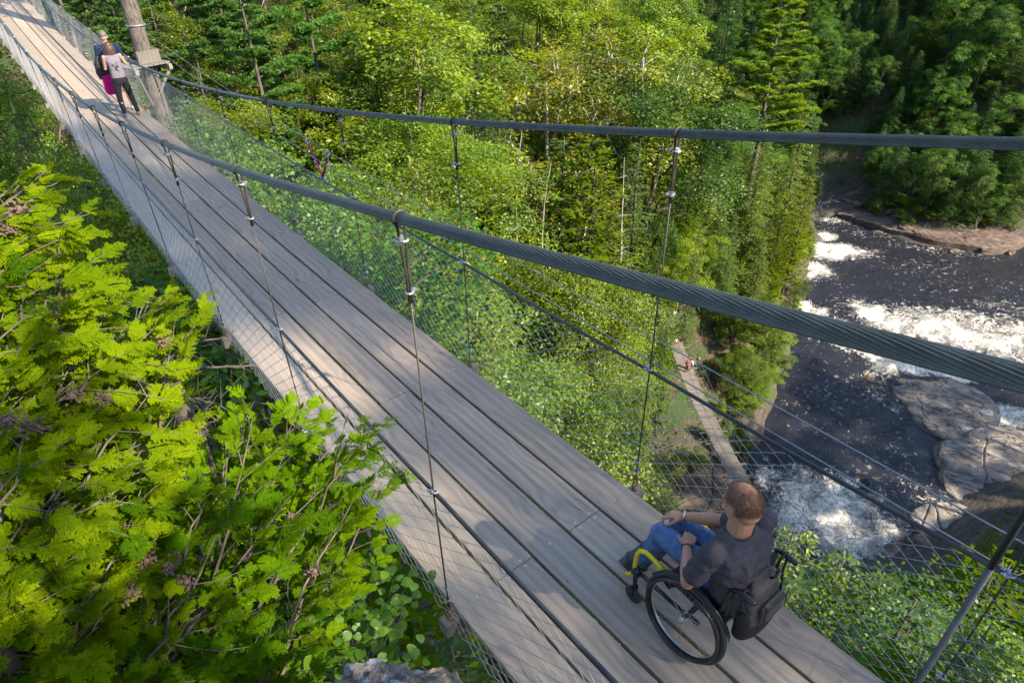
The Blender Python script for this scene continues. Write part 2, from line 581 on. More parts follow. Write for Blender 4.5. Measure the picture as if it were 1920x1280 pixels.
# near cliff under the camera
for p in [(-2.2, -3.6, 0.6), (-2.3, -1.6, .2), (2, -7, .3), (-12, -6, 0), (-30, -8, 1), (10, -14, -1), (22, -22, 0), (45, -35, 0), (0, -25, 5), (-40, -40, 8), (60, -70, 8), (20, -60, 8),
          (0, 0, -11), (-8, 1, -11), (-25, 3, -14), (8, -5, -14), (18, -8, -20), (30, -14, -22), (50, -28, -16), (75, -36, -16), (100, -48, -8), (140, -68, -4), (200, -90, -15),
          (0, 4, -26), (-10, 6, -28), (-30, 10, -30), (14, 0, -30), (26, -4, -34), (38, -8, -40), (58, -9, -43), (80, -12, -45),
          # river downstream, under the bridge
          (28, 8, -54), (16, 7.5, -54), (4, 9.5, -54), (-12, 12, -54), (-40, 18, -54), (-90, 24, -54), (42, 14, -54),
          # far side below the bridge
          (18, 19, -46), (6, 18.5, -44), (-6, 20, -42), (-30, 26, -42), (-80, 34, -42),
          (0, 26, -28), (-10, 28, -27), (-25, 34, -26), (-60, 42, -25), (12, 27, -30),
          (0, 34, -16), (-10, 38, -15), (-30, 46, -12), (14, 40, -20), (0, 42, -4), (-12, 50, -2), (12, 54, -12), (0, 60, 2), (0, 90, 8), (-60, 70, 6), (-60, 140, 16), (10, 150, 12),
          # hillside / spur
          (22, 28, -37), (32, 40, -33), (45, 55, -29), (60, 74, -24), (78, 96, -16), (95, 125, -4), (60, 120, -2), (30, 80, -10), (28, 60, -19), (100, 180, 10), (160, 220, 22),
          (38, 27.5, -47.5), (46, 34, -42), (55, 42, -36), (66, 48, -34), (80, 58, -34), (92, 64, -36), (100, 76, -30), (60, 36, -42), (72, 42, -41), (86, 50, -42), (100, 56, -43), (112, 60, -46),
          # inlet valley behind the spur
          (124, 66, -49), (128, 82, -44), (134, 100, -36), (150, 130, -20)]:
    gw(*p)
# left (spur side) shoreline and river bed
for u, v in [(1545, 425), (1520, 500), (1490, 570), (1478, 650), (1450, 740), (1425, 810), (1398, 880), (1370, 930), (1330, 960)]:
    g(u, v, z=WZ + .3)
for u, v in [(1600, 450), (1600, 540), (1560, 600), (1560, 700), (1500, 780), (1600, 820), (1470, 860), (1560, 940), (1430, 960), (1650, 900), (1700, 520), (1850, 560), (1800, 640), (1900, 700), (1900, 620), (1640, 660), (1905, 800)]:
    g(u, v, z=-53.5)
for p in [(150, 18, -54), (165, 6, -54), (190, -8, -54), (260, -30, -54), (140, 10, -54), (120, -8, -53), (100, -12, -52), (84, -2, -52)]: gw(*p)
# right bank rocks (near shore)
for u, v, z in [(1760, 790, -50.6), (1800, 860, -49.8), (1720, 985, -49.8), (1650, 1040, -49.8), (1850, 960, -48.6), (1900, 900, -49), (1750, 1060, -47.5), (1900, 1010, -46), (1560, 1080, -47)]:
    g(u, v, z=z)
# far shore and wall
for u, v in [(1560, 405), (1640, 425), (1720, 452), (1800, 470), (1860, 480), (1920, 462)]:
    g(u, v, z=WZ + .25)
for u, v, z in [(1575, 385, -48), (1650, 385, -47.6), (1730, 410, -47.4), (1800, 430, -47.8), (1860, 430, -47.6), (1920, 420, -48.5)]:
    g(u, v, z=z)
for u, v, D in [(1600, 330, 158), (1600, 230, 165), (1580, 140, 178), (1590, 40, 200), (1700, 330, 160), (1720, 230, 166), (1740, 120, 174), (1760, 20, 188),
                (1850, 340, 156), (1880, 230, 162), (1900, 110, 170), (1930, 0, 182)]:
    g(u, v, D, dzz=-4)
for p in [(190, 90, 0), (215, 40, 0), (230, -5, -5), (200, 10, -20), (260, 60, 15), (300, 0, 15), (260, 160, 25), (400, 100, 30), (400, 300, 40), (200, 400, 40), (-200, 300, 30), (-300, 60, 10), (-300, -100, 15), (0, -300, 15), (300, -300, 15), (600, 0, 40)]:
    gw(*p)
CT = np.array(CTRL)
_d = np.sqrt(((CT[:, None, :2] - CT[None, :, :2]) ** 2).sum(-1) + .6)
_A = np.zeros((len(CT) + 3,) * 2); _A[:-3, :-3] = _d - 0.5 * np.eye(len(CT)); _A[:-3, -3:] = np.c_[np.ones(len(CT)), CT[:, :2] / 100]; _A[-3:, :-3] = _A[:-3, -3:].T
_w = np.linalg.solve(_A, np.r_[CT[:, 2], 0, 0, 0])
_rs = np.random.default_rng(3)
_waves = [(_rs.normal(0, 1, 2) * f, _rs.uniform(0, 6.28), a) for f, a in [(.06, .9), (.12, .7), (.22, .45), (.22, .4), (.45, .28), (.45, .25), (.9, .15), (.9, .14), (1.7, .08), (1.9, .07)]]


def ground(x, y):
    x = np.atleast_1d(np.asarray(x, float)); y = np.atleast_1d(np.asarray(y, float))
    out = np.zeros(len(x))
    for i in range(0, len(x), 4000):
        xs, ys_ = x[i:i + 4000], y[i:i + 4000]
        d = np.sqrt((xs[:, None] - CT[None, :, 0]) ** 2 + (ys_[:, None] - CT[None, :, 1]) ** 2 + .6)
        out[i:i + 4000] = d @ _w[:-3] + _w[-3] + _w[-2] * xs / 100 + _w[-1] * ys_ / 100
    nz = sum(a * np.sin(x * k[0] + y * k[1] + p) for k, p, a in _waves)
    amp = np.clip((out - WZ + .5) / 6, .25, 1.0)
    # keep distant ground calm and below the bridge
    return out + nz * amp


def gaxis(lo, hi, step, far):
    core = np.arange(lo, hi + step, step); o = []; s = step; c = hi
    while c < far: s *= 1.25; c += s; o.append(c)
    p = []; s = step; c = lo
    while c > -far: s *= 1.25; c -= s; p.append(c)
    return np.concatenate([p[::-1], core, o])


gx = gaxis(-40, 200, 1.15, 2500); gy = gaxis(-45, 130, 1.15, 2500)
GX, GY = np.meshgrid(gx, gy, indexing='ij')
GZ = ground(GX.ravel(), GY.ravel()).reshape(GX.shape)
_far = np.clip((np.hypot(GX, GY) - 450) / 600, 0, 1)
GZ = GZ * (1 - _far) + 45 * _far
_v = np.stack([GX, GY, GZ], -1); _i = np.arange(GX.size).reshape(GX.shape)
_f = np.stack([_i[:-1, :-1], _i[1:, :-1], _i[1:, 1:], _i[:-1, 1:]], -1).reshape(-1, 4)
me = bpy.data.meshes.new("ground"); me.from_pydata(_v.reshape(-1, 3).tolist(), [], _f.tolist()); me.polygons.foreach_set("use_smooth", [True] * len(_f))
m = mat("forest_floor_and_rock", (.08, .06, .04), .9); k = NT(m)
geo = k.n("ShaderNodeNewGeometry"); pos = geo.outputs["Position"]
n1 = k.noise(pos, .35, 6, .65); n2 = k.noise(pos, 2.2, 5, .7); n3 = k.noise(pos, 9, 3, .6)
soil = k.ramp(n2, [(.3, (.035, .026, .018)), (.55, (.10, .065, .04)), (.75, (.16, .10, .06))])
moss = k.ramp(n3, [(.3, (.02, .04, .01)), (.7, (.06, .10, .02))])
c = k.mix(k.ramp(n1, [(.46, (0, 0, 0)), (.56, (1, 1, 1))]), soil, moss)
strat = k.noise(k.mapping(pos, scale=(.25, .25, 3.5), rot=(.25, .2, 0)), 1.0, 6, .7)
rock = k.ramp(k.math('ADD', k.math('MULTIPLY', strat, .6), k.math('MULTIPLY', n2, .4)), [(.3, (.03, .025, .022)), (.5, (.085, .068, .056)), (.72, (.19, .155, .125))])
sep = k.n("ShaderNodeSeparateXYZ"); k.L.new(pos, sep.inputs[0])
zz = k.math('ADD', sep.outputs[2], k.math('MULTIPLY', n1, 5.0))
rk = k.ramp(k.math('MULTIPLY_ADD', zz, .1, 5.0), [(.60, (1, 1, 1)), (.72, (0, 0, 0))])
c = k.mix(rk, c, rock)
k.L.new(c, k.b.inputs["Base Color"]); k.L.new(k.bump(k.math('ADD', strat, n2), .9, .35), k.b.inputs["Normal"])
me.materials.append(m)
o = bpy.data.objects.new("ground", me); COL.objects.link(o); tag(o, kind="structure")

# ------------------------------------------------------------------ river
BL = []   # foam patches: photo position on the water plane, radii in metres, strength


def foam(u, v, rx, ry, ang, s): p = at(u, v, z=WZ); BL.append((p[0], p[1], rx * 1.15, ry * 1.2, ang, s))


foam(1528, 470, 9, 3.2, 2.3, 1.25); foam(1508, 505, 4.5, 3, 2.2, 1.2); foam(1545, 445, 3, 2, 0, 1)
foam(1505, 580, 3.0, 2.2, .2, 1.2); foam(1530, 590, 3, 1.2, 0, .8); foam(1568, 605, 2.2, 1.6, 0, .8)
foam(1645, 595, 5.5, 3.2, 1.2, 1.0); foam(1700, 600, 5, 3, .4, .8); foam(1760, 620, 9, 4, -.9, .95); foam(1830, 640, 9, 4.5, -.9, .95); foam(1880, 620, 8, 4, -.9, .75)
foam(1800, 600, 12, 3.5, -.9, .7); foam(1900, 580, 9, 3, -.9, .45); foam(1850, 670, 7, 3.0, -.9, .8)
foam(1620, 650, 5, 1.8, -.9, 1.0); foam(1680, 670, 4.8, 2.0, -.9, 1.25); foam(1720, 690, 4, 1.8, -.9, 1.2); foam(1660, 690, 3.4, 1.5, .2, 1.0); foam(1790, 705, 4.2, 1.3, -.9, 1.25); foam(1770, 690, 4, 1.5, -.9, 1.1)
foam(1700, 655, 5, 1.5, -.9, .9); foam(1560, 640, 3.6, 1, -.9, .65); foam(1600, 640, 4, 1.0, -.9, .7)
foam(1900, 785, 5, 1.5, -.9, 1.3); foam(1880, 770, 3, 1.2, -.9, 1.0); foam(1895, 715, 5, 1.6, -.9, .45)
foam(1560, 960, 6.5, 3.6, .1, 1.02); foam(1500, 930, 4.5, 2.8, .5, .92); foam(1600, 1000, 5.2, 3.2, 0, .9); foam(1450, 900, 2.8, 1.8, .6, .7); foam(1660, 1000, 3, 2, 0, .7); foam(1430, 895, 2.0, .8, .5, 1.0); foam(1480, 980, 4, 2.6, .5, .9)
foam(1520, 700, 8, 7, 0, .22); foam(1570, 740, 9, 6, 0, .27); foam(1640, 800, 7, 5, 0, .22); foam(1600, 860, 8, 5, 0, .2); foam(1690, 880, 5, 4, 0, .30); foam(1720, 920, 3, 3, 0, .45)
foam(1650, 740, 3, 3, 0, .45); foam(1700, 770, 1.5, 4, .6, .5)
foam(1740, 500, 9, 4, -.7, .30); foam(1640, 440, 12, 1.8, -1.0, .4); foam(1760, 470, 10, 1.6, -1.05, .45); foam(1850, 540, 14, 6, -.8, .2); foam(1560, 530, 4, 4, 0, .2); foam(1590, 570, 4, 3, 0, .36)
foam(1560, 415, 5, 1.6, -1, .7)
wx = np.arange(24, 172, .42); wy = np.arange(-32, 66, .42)
WX, WY = np.meshgrid(wx, wy, indexing='ij')
FO = np.zeros_like(WX)
for (x, y, rx, ry, an, s_) in BL:
    dx, dy = WX - x, WY - y; a = math.cos(an) * dx + math.sin(an) * dy; b = -math.sin(an) * dx + math.cos(an) * dy
    FO = np.maximum(FO, s_ * np.exp(-((a / rx) ** 2 + (b / ry) ** 2) ** 1.3))
rr = np.random.default_rng(11)
H = np.zeros_like(WX)
for f_, a_ in [(.5, .04), (.9, .04), (1.4, .03), (2.1, .02), (3.0, .012), (4.2, .008)]:
    for q in range(3):
        th = rr.uniform(0, 3.14); kx, ky = f_ * math.cos(th), f_ * math.sin(th); ph = rr.uniform(0, 6.28)
        H += a_ * np.sin(WX * kx + WY * ky + ph + 1.3 * np.sin(WX * ky * .7 - WY * kx * .6 + ph))
H = H * (.35 + 3.2 * FO) + .35 * FO
_v = np.stack([WX, WY, WZ + H], -1); _i = np.arange(WX.size).reshape(WX.shape)
_f = np.stack([_i[:-1, :-1], _i[1:, :-1], _i[1:, 1:], _i[:-1, 1:]], -1).reshape(-1, 4)
me = bpy.data.meshes.new("river_water"); me.from_pydata(_v.reshape(-1, 3).tolist(), [], _f.tolist()); me.polygons.foreach_set("use_smooth", [True] * len(_f))
a = me.attributes.new("foam", 'FLOAT', 'POINT'); a.data.foreach_set("value", FO.ravel().astype(np.float32))
m = mat("peaty_sky_tinted_water", (.020, .021, .028), .06); k = NT(m); k.b.inputs["IOR"].default_value = 1.33  # slate-blue base mixes the sky's sheen into the peaty water colour
pos = k.n("ShaderNodeNewGeometry").outputs["Position"]; fa = k.n("ShaderNodeAttribute", attribute_name="foam").outputs["Fac"]
wp = k.noise(pos, .22, 3, .6, 0, 1)
vs = k.n("ShaderNodeVectorMath", operation='MULTIPLY_ADD'); k.L.new(wp, vs.inputs[0]); vs.inputs[1].default_value = (7, 7, 0); k.L.new(pos, vs.inputs[2])
wpos = vs.outputs[0]
st = k.noise(k.mapping(wpos, rot=(0, 0, .75), scale=(.42, 1.1, 1)), 1.0, 4, .62, .9)
ridge = k.math('SUBTRACT', 1.0, k.math('MULTIPLY', k.math('ABSOLUTE', k.math('SUBTRACT', st, .5)), 9.0), clamp=True)
fine = k.noise(pos, 5.5, 5, .75)
big = k.noise(wpos, .5, 6, .7)
streak = k.math('MULTIPLY', ridge, k.math('MULTIPLY_ADD', k.noise(pos, 1.3, 3, .6), .9, k.math('MULTIPLY', k.math('SUBTRACT', fine, .5), .5)))
dens = k.math('ADD', k.math('ADD', fa, k.math('MULTIPLY', k.math('SUBTRACT', big, .5), 1.5)), k.math('MULTIPLY', k.math('SUBTRACT', fine, .5), .30))
solid = k.ramp(dens, [(.52, (0, 0, 0)), (.80, (.38, .38, .38)), (1.0, (1, 1, 1))])
sf = k.math('MULTIPLY', k.math('SUBTRACT', streak, k.math('SUBTRACT', .555, k.math('MULTIPLY', fa, .46))), 5.5, clamp=True)
ff = k.math('MAXIMUM', solid, sf)
fc = k.ramp(k.noise(pos, 2.2, 6, .75), [(.36, (.34, .28, .18)), (.5, (.68, .64, .55)), (.60, (.85, .85, .85))])
k.L.new(k.mix(ff, (.020, .021, .028), fc), k.b.inputs["Base Color"])
k.L.new(k.math('MULTIPLY_ADD', ff, .6, .12), k.b.inputs["Roughness"])
w1 = k.noise(k.mapping(wpos, rot=(0, 0, .75), scale=(.6, 1.5, 1)), 1.0, 6, .65); w2 = k.noise(pos, 3.2, 5, .65)
bh = k.math('ADD', k.math('ADD', w1, k.math('MULTIPLY', w2, .16)), k.math('MULTIPLY', ff, .25))
k.L.new(k.bump(bh, .9, .17), k.b.inputs["Normal"])
me.materials.append(m)
o = bpy.data.objects.new("river_water", me); COL.objects.link(o); tag(o, kind="structure")
M['water_far'] = m
for nm, (x0, x1, y0, y1) in dict(a=(-400, 24.2, -60, 120), b=(171.8, 700, -200, 60)).items():
    mb = MB(); mb.add([[x0, y0, WZ - .02], [x1, y0, WZ - .02], [x1, y1, WZ - .02], [x0, y1, WZ - .02]], [[0, 1, 2, 3]])
    o = mb.build("river_water", m); tag(o, kind="structure")

# ------------------------------------------------------------------ rocks
m = mat("bedded_river_rock", (.3, .25, .2), .8); k = NT(m); pos = k.n("ShaderNodeNewGeometry").outputs["Position"]
st = k.noise(k.mapping(pos, scale=(.5, .3, 2.6), rot=(.30, .12, .5)), 1.0, 7, .68, .8); nn = k.noise(pos, 1.1, 5, .65); f3 = k.noise(pos, 7, 4, .7)
c = k.ramp(k.math('ADD', k.math('MULTIPLY', st, .55), k.math('MULTIPLY', nn, .45)), [(.30, (.08, .062, .052)), (.44, (.20, .168, .145)), (.58, (.33, .285, .245)), (.75, (.44, .39, .33))])
cr = k.ramp(k.math('ABSOLUTE', k.math('SUBTRACT', k.noise(k.mapping(pos, scale=(.35, .18, 2.2), rot=(.25, .1, .5)), 1.0, 4, .6, .5), .5)), [(0, (1, 1, 1)), (.018, (0, 0, 0))])
c = k.mix(k.math('MULTIPLY', cr, .75), c, (.03, .022, .02))
sep = k.n("ShaderNodeSeparateXYZ"); k.L.new(pos, sep.inputs[0])
wet = k.ramp(k.math('MULTIPLY_ADD', k.math('ADD', sep.outputs[2], nn), .5, 25.0), [(.18, (1, 1, 1)), (.42, (0, 0, 0))])
c = k.mix(k.math('MULTIPLY', wet, .75), c, (.05, .034, .028))
k.L.new(c, k.b.inputs["Base Color"]); k.L.new(k.bump(k.math('SUBTRACT', k.math('ADD', st, k.math('MULTIPLY', f3, .4)), k.math('MULTIPLY', cr, .8)), .9, .25), k.b.inputs["Normal"])
M['rock'] = m
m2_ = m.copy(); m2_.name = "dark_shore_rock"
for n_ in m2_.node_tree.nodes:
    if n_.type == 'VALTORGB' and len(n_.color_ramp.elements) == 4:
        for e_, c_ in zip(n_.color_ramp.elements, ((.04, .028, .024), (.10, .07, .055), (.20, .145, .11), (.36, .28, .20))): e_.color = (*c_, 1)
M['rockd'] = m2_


def rock(poly, z0, top, name, label, cat, tilt=(0, 0), seed=0, group=None, terr=.9, m_=None):
    """boulder with the plan outline poly (photo pixels on the water), bedded and broken"""
    P = np.array([at(u, v, z=WZ)[:2] for u, v in poly]); c = P.mean(0); Q = P - c
    ang = np.arctan2(Q[:, 1], Q[:, 0]); o_ = np.argsort(ang); ang = ang[o_]; rad = np.hypot(*Q[o_].T)
    n, mr = 200, 60
    t = np.linspace(-np.pi, np.pi, n, endpoint=False)
    R = np.interp(t, np.r_[ang - 2 * np.pi, ang, ang + 2 * np.pi], np.tile(rad, 3))
    R = np.convolve(np.r_[R[-3:], R, R[:3]], np.ones(7) / 7, 'valid')
    rs = np.random.default_rng(seed); ks = [(rs.normal(0, 1, 2) * f, rs.uniform(0, 6), a) for f, a in [(.3, .5), (.6, .35), (1.1, .22), (1.3, .2), (2.2, .1), (3.6, .07)] for _ in (0, 1)]
    V = []; Rm = R.mean()
    pls = [(rs.uniform(.62, 1.05) * top, *(rs.normal(0, .30, 2) * top / Rm)) for _ in range(8)]
    cks = [(rs.uniform(0, 3.14), rs.uniform(-.7, .7) * Rm, rs.uniform(.08, .2)) for _ in range(4)]
    for i in range(mr + 1):
        s_ = i / mr
        x = c[0] + np.cos(t) * R * s_; y = c[1] + np.sin(t) * R * s_
        h = top * (1 - s_ ** 5) ** .8 + tilt[0] * (x - c[0]) + tilt[1] * (y - c[1])
        nz = sum(a * (np.abs(np.sin(x * q[0] + y * q[1] + p)) - .6) for q, p, a in ks) * .42
        h = h + nz * min(1, 2 * (1 - s_) + .2)
        bed = .34 * (x - c[0]) * .6 - .26 * (y - c[1]) + .25 * np.sin(x * .9 + y * .4); hq = h + bed
        for p0, px_, py_ in pls: h = np.minimum(h, p0 + px_ * (x - c[0]) + py_ * (y - c[1]) + .12 * np.sin(x * 2.1 + y) )
        for a_, o_2, dp in cks: h = h - dp * np.exp(-((np.cos(a_) * (x - c[0]) + np.sin(a_) * (y - c[1]) - o_2 + .18 * np.sin(x * .8 + y * .5)) / .10) ** 2) * min(1, 3 * (1 - s_))
        hq = h + bed
        hb = np.floor(hq / terr) * terr; hs_ = hb + terr * np.clip((hq - hb) / terr * 3.0 - 1.0, 0, 1) - bed; h = h * .85 + hs_ * .15
        if s_ > .97: h = h - 3 * (s_ - .97) / .03
        V.append(np.stack([x, y, z0 + np.where(s_ > .97, np.minimum(h, top), h)], 1))
    V = np.concatenate(V); F = []
    for i in range(mr):
        for j in range(n): F.append([i * n + j, (i + 1) * n + j, (i + 1) * n + (j + 1) % n, i * n + (j + 1) % n])
    mb = MB(); mb.add(V, F)
    o = mb.build(name, m_ or M['rock'], smooth=False, loc=(c[0], c[1], z0))
    return tag(o, label, cat, group)


rock([(1662, 722), (1715, 703), (1770, 706), (1810, 722), (1868, 762), (1874, 800), (1820, 826), (1760, 826), (1715, 795), (1690, 760)], WZ - .2, 1.5, "river_boulder", "big pale slab of layered rock in the sun between white rapids and dark pool", "rock", (.02, -.05), 1)
rock([(1745, 836), (1800, 826), (1868, 800), (1930, 815), (1960, 880), (1940, 950), (1860, 960), (1800, 945), (1756, 915), (1760, 880)], WZ - .3, 1.9, "river_boulder", "broad shaded grey rock ledge just downstream of the big pale slab", "rock", (.03, -.03), 2)
rock([(1700, 972), (1745, 950), (1815, 955), (1850, 985), (1800, 1010), (1735, 1015)], WZ - .2, 1.5, "river_boulder", "low rounded brown boulder at the water's edge below the broad grey ledge", "rock", (.0, .0), 3)
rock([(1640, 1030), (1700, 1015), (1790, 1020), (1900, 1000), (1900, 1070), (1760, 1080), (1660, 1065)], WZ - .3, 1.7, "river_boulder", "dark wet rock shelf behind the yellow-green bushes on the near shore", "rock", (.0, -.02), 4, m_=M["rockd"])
rock([(1480, 640), (1520, 622), (1570, 634), (1590, 652), (1540, 660), (1500, 655)], WZ - .5, .75, "river_boulder", "low brown rock awash beside the forested bank above the pool", "rock", (.0, .0), 5)
rock([(1610, 700), (1650, 690), (1680, 706), (1665, 722), (1630, 716)], WZ - .5, .9, "river_boulder", "small brown rock with foam breaking over it, upstream of the big pale slab", "rock", (.0, .0), 6)
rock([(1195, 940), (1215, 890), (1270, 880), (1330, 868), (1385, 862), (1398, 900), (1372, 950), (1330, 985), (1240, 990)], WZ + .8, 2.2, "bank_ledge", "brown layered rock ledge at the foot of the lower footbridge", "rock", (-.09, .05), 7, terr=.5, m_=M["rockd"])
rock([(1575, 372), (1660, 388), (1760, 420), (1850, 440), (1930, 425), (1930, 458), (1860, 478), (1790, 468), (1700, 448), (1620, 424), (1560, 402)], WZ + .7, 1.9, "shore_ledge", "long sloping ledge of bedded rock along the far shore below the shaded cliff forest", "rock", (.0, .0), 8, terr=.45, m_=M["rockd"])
rs = np.random.default_rng(5)
for i, (u, v) in enumerate([(1600, 392), (1622, 398), (1580, 388), (1648, 402), (1608, 380), (1640, 390), (1668, 398), (1590, 374), (1700, 420), (1730, 428), (1765, 436), (1795, 452), (1820, 440), (1850, 452), (1880, 448), (1900, 436), (1712, 440), (1680, 432), (1655, 418), (1835, 466), (1872, 470), (1905, 455), (1630, 412), (1775, 462)]):
    p = at(u, v, z=-47.9); p[2] = ground(p[0], p[1])[0] + .2
    bm = bmesh.new(); bmesh.ops.create_icosphere(bm, subdivisions=2, radius=1); sc = rs.uniform(.5, 1.5, 3) * (1.2, .9, .55)
    for w in bm.verts:
        q = np.array(w.co); q = q * (1 + .25 * math.sin(q[0] * 5 + i) * math.cos(q[1] * 4 + i)); q = np.round(q * 2.2) / 2.2 * .5 + q * .5; w.co = Vector(q * sc)
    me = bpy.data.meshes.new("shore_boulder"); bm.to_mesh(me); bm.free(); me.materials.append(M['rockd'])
    o = bpy.data.objects.new("shore_boulder", me); COL.objects.link(o); o.location = p
    tag(o, "small dark boulder lying in the rubble along the far shore", "rock", "boulders in the rubble on the far shore")

# lichen-crusted boulder right below the camera
m = mat("lichen_rock", (.3, .27, .23), .9); k = NT(m); co = k.coord("Object")
n1 = k.noise(co, 9, 8, .75); n2 = k.noise(co, 4, 4, .6, 1.0); n3 = k.noise(co, 45, 4, .7)
c = k.ramp(n3, [(.3, (.10, .075, .05)), (.7, (.30, .24, .18))])
c = k.mix(k.ramp(k.math('ADD', k.math('MULTIPLY', n1, .6), k.math('MULTIPLY', n2, .4)), [(.49, (0, 0, 0)), (.53, (1, 1, 1))]), c, k.ramp(n3, [(.3, (.22, .24, .26)), (.7, (.45, .48, .50))]))
k.L.new(c, k.b.inputs["Base Color"]); k.L.new(k.bump(k.math('ADD', n1, k.math('MULTIPLY', n3, .4)), 1, .03), k.b.inputs["Normal"])
bm = bmesh.new(); bmesh.ops.create_icosphere(bm, subdivisions=5, radius=1)
from mathutils import noise as mnoise
for w in bm.verts:
    p = w.co.copy(); d = mnoise.fractal(p * 1.6 + Vector((3, 1, 7)), .8, 2.1, 6) * .34 + mnoise.noise(p * 9) * .03
    w.co = Vector((p.x * .24, p.y * .16, p.z * .26)) * (1 + d)
me = bpy.data.meshes.new("lichen_boulder"); bm.to_mesh(me); bm.free(); me.materials.append(m)
o = bpy.data.objects.new("lichen_boulder", me); COL.objects.link(o)
o.location = at(728, 1330, D=2.45) - np.array([0, 0, .10]); o.rotation_euler = (0, 0, -.66)
tag(o, "grey and white lichen-crusted boulder poking into the bottom edge of the view", "rock")

# ------------------------------------------------------------------ lower footbridge
A0 = at(1404, 925, z=-40.5); A1 = at(1247, 585, z=-37.5)
Lb = np.linalg.norm(A1[:2] - A0[:2]); yaw = math.atan2(A1[1] - A0[1], A1[0] - A0[0])
lb = empty("lower_footbridge", A0, yaw)
tag(lb, "narrow rope footbridge of crosswise wooden slats with people on it, far down in the gorge", "footbridge")
hw2 = .82
nsl = 96; slz = lambda s: (A1[2] - A0[2]) * s / Lb - 1.4 * math.sin(math.pi * s / Lb)
rs = np.random.default_rng(9)
for i in range(nsl):
    s_ = (i + .5) * Lb / nsl; mb = MB(); w = Lb / nsl * .80
    sl = math.atan2(slz(s_ + .1) - slz(s_ - .1), .2)
    mb.box((0, 0, 0), (w, 2 * hw2 + rs.normal(0, .03), .05), Matrix.Rotation(-sl, 3, 'Y') @ Matrix.Rotation(rs.normal(0, .01), 3, 'Z'))
    o = mb.build("slat", M['slat'], lb); o.location = (s_, rs.normal(0, .02), slz(s_))
mb = MB()
for i in range(0, 17):
    s_ = (i + .5) * Lb / 17; mb2 = MB(); mb2.box((0, 0, 0), (.09, 2 * hw2 + 1.3, .09)); o = mb2.build("outrigger", M['slat'], lb); o.location = (s_, 0, slz(s_) - .11)
for sd in (-1, 1):
    S_ = np.linspace(-1.5, Lb + 1.5, 60)
    for nm, off, zz, r in (("hand_rope", hw2 + .55, 1.25, .018), ("side_rope", hw2 + .45, .6, .012), ("deck_cable", hw2 - .15, -.05, .02)):
        mb = MB(); mb.tube([[s, sd * off, slz(min(max(s, 0), Lb)) + zz + (.25 * (2 * s / Lb - 1) ** 2 if zz > 1 else 0)] for s in S_], r, 5)
        mb.build(nm, M['thin'], lb)
    for i in range(17):
        s_ = (i + .5) * Lb / 17; mb = MB(); mb.tube([[s_, sd * (hw2 + .6), slz(s_) - .1], [s_, sd * (hw2 + .55), slz(s_) + 1.25 + .25 * (2 * s_ / Lb - 1) ** 2]], .012, 4)
        mb.build("rope_stay", M['thin'], lb)
# landing boards at the near end
mb = MB(); 
for i in range(3): mb.box((-.5 - i * .75, 0, slz(0) - .25 * i - .15), (.62, 2.3, .08))
mb.build("landing_step", M['slat'], lb)
# two anchor posts each end
for s_, nm in ((-.6, "anchor_post"), (Lb + .6, "anchor_post")):
    for sd in (-1, 1):
        mb = MB(); mb.tube([[s_, sd * 1.6, slz(0 if s_ < 1 else Lb) - 2.5], [s_, sd * 1.6, slz(0 if s_ < 1 else Lb) + 1.7]], .11, 8); mb.build(nm, M['slat'], lb)
# ------------------------------------------------------------------ vegetation
M['leaf'] = leaf_mat("broad_leaf", (.040, .100, .005), (.20, .29, .010), .45)
M['needle'] = leaf_mat("conifer_needles", (.030, .080, .009), (.160, .245, .020), .38, .55)
M['cedar'] = leaf_mat("cedar_scale_leaf", (.045, .12, .004), (.25, .335, .006), .45, .6, .0)
M['bark'] = bark_mat("grey_brown_bark", (.045, .034, .027), (.15, .12, .10))
M['barkp'] = bark_mat("pine_bark", (.06, .042, .035), (.21, .155, .125))
M['barkd'] = bark_mat("dead_grey_wood", (.20, .18, .16), (.48, .44, .39))
M['barkb'] = bark_mat("dark_wet_bark", (.035, .028, .024), (.12, .10, .085))
M['cone'] = mat("dry_cedar_cone", (.13, .085, .06), .8)
up = np.array([0, 0, 1.0])


def rdir(r, n): return unit(r.normal(0, 1, (n, 3)))


def curve(a, b, r, n=6, bend=.15, sag=0.0):
    a, b = np.asarray(a, float), np.asarray(b, float); L = np.linalg.norm(b - a); t = np.linspace(0, 1, n)[:, None]
    w = r.normal(0, bend * L, 3); P = a + (b - a) * t + w * np.sin(t * np.pi) * .6 + r.normal(0, bend * L * .12, (n, 3)) * np.sin(t * np.pi)
    P[:, 2] -= sag * L * (t[:, 0] ** 2); return P


class Kind: pass


def finish(name, trunk_mb, Q, T, lmat, bmat, H):
    k = Kind(); k.name = name; k.H = H; k.R = float(np.percentile(np.hypot(Q[:, 0, 0], Q[:, 0, 1]), 93))
    k.crown = quadmesh("crown", Q, lmat, T)
    V = np.concatenate(trunk_mb.v); me = bpy.data.meshes.new("trunk"); me.from_pydata(V.tolist(), [], trunk_mb.f); me.materials.append(bmat)
    me.polygons.foreach_set("use_smooth", [True] * len(trunk_mb.f)); me.update(); k.trunk = me
    return k


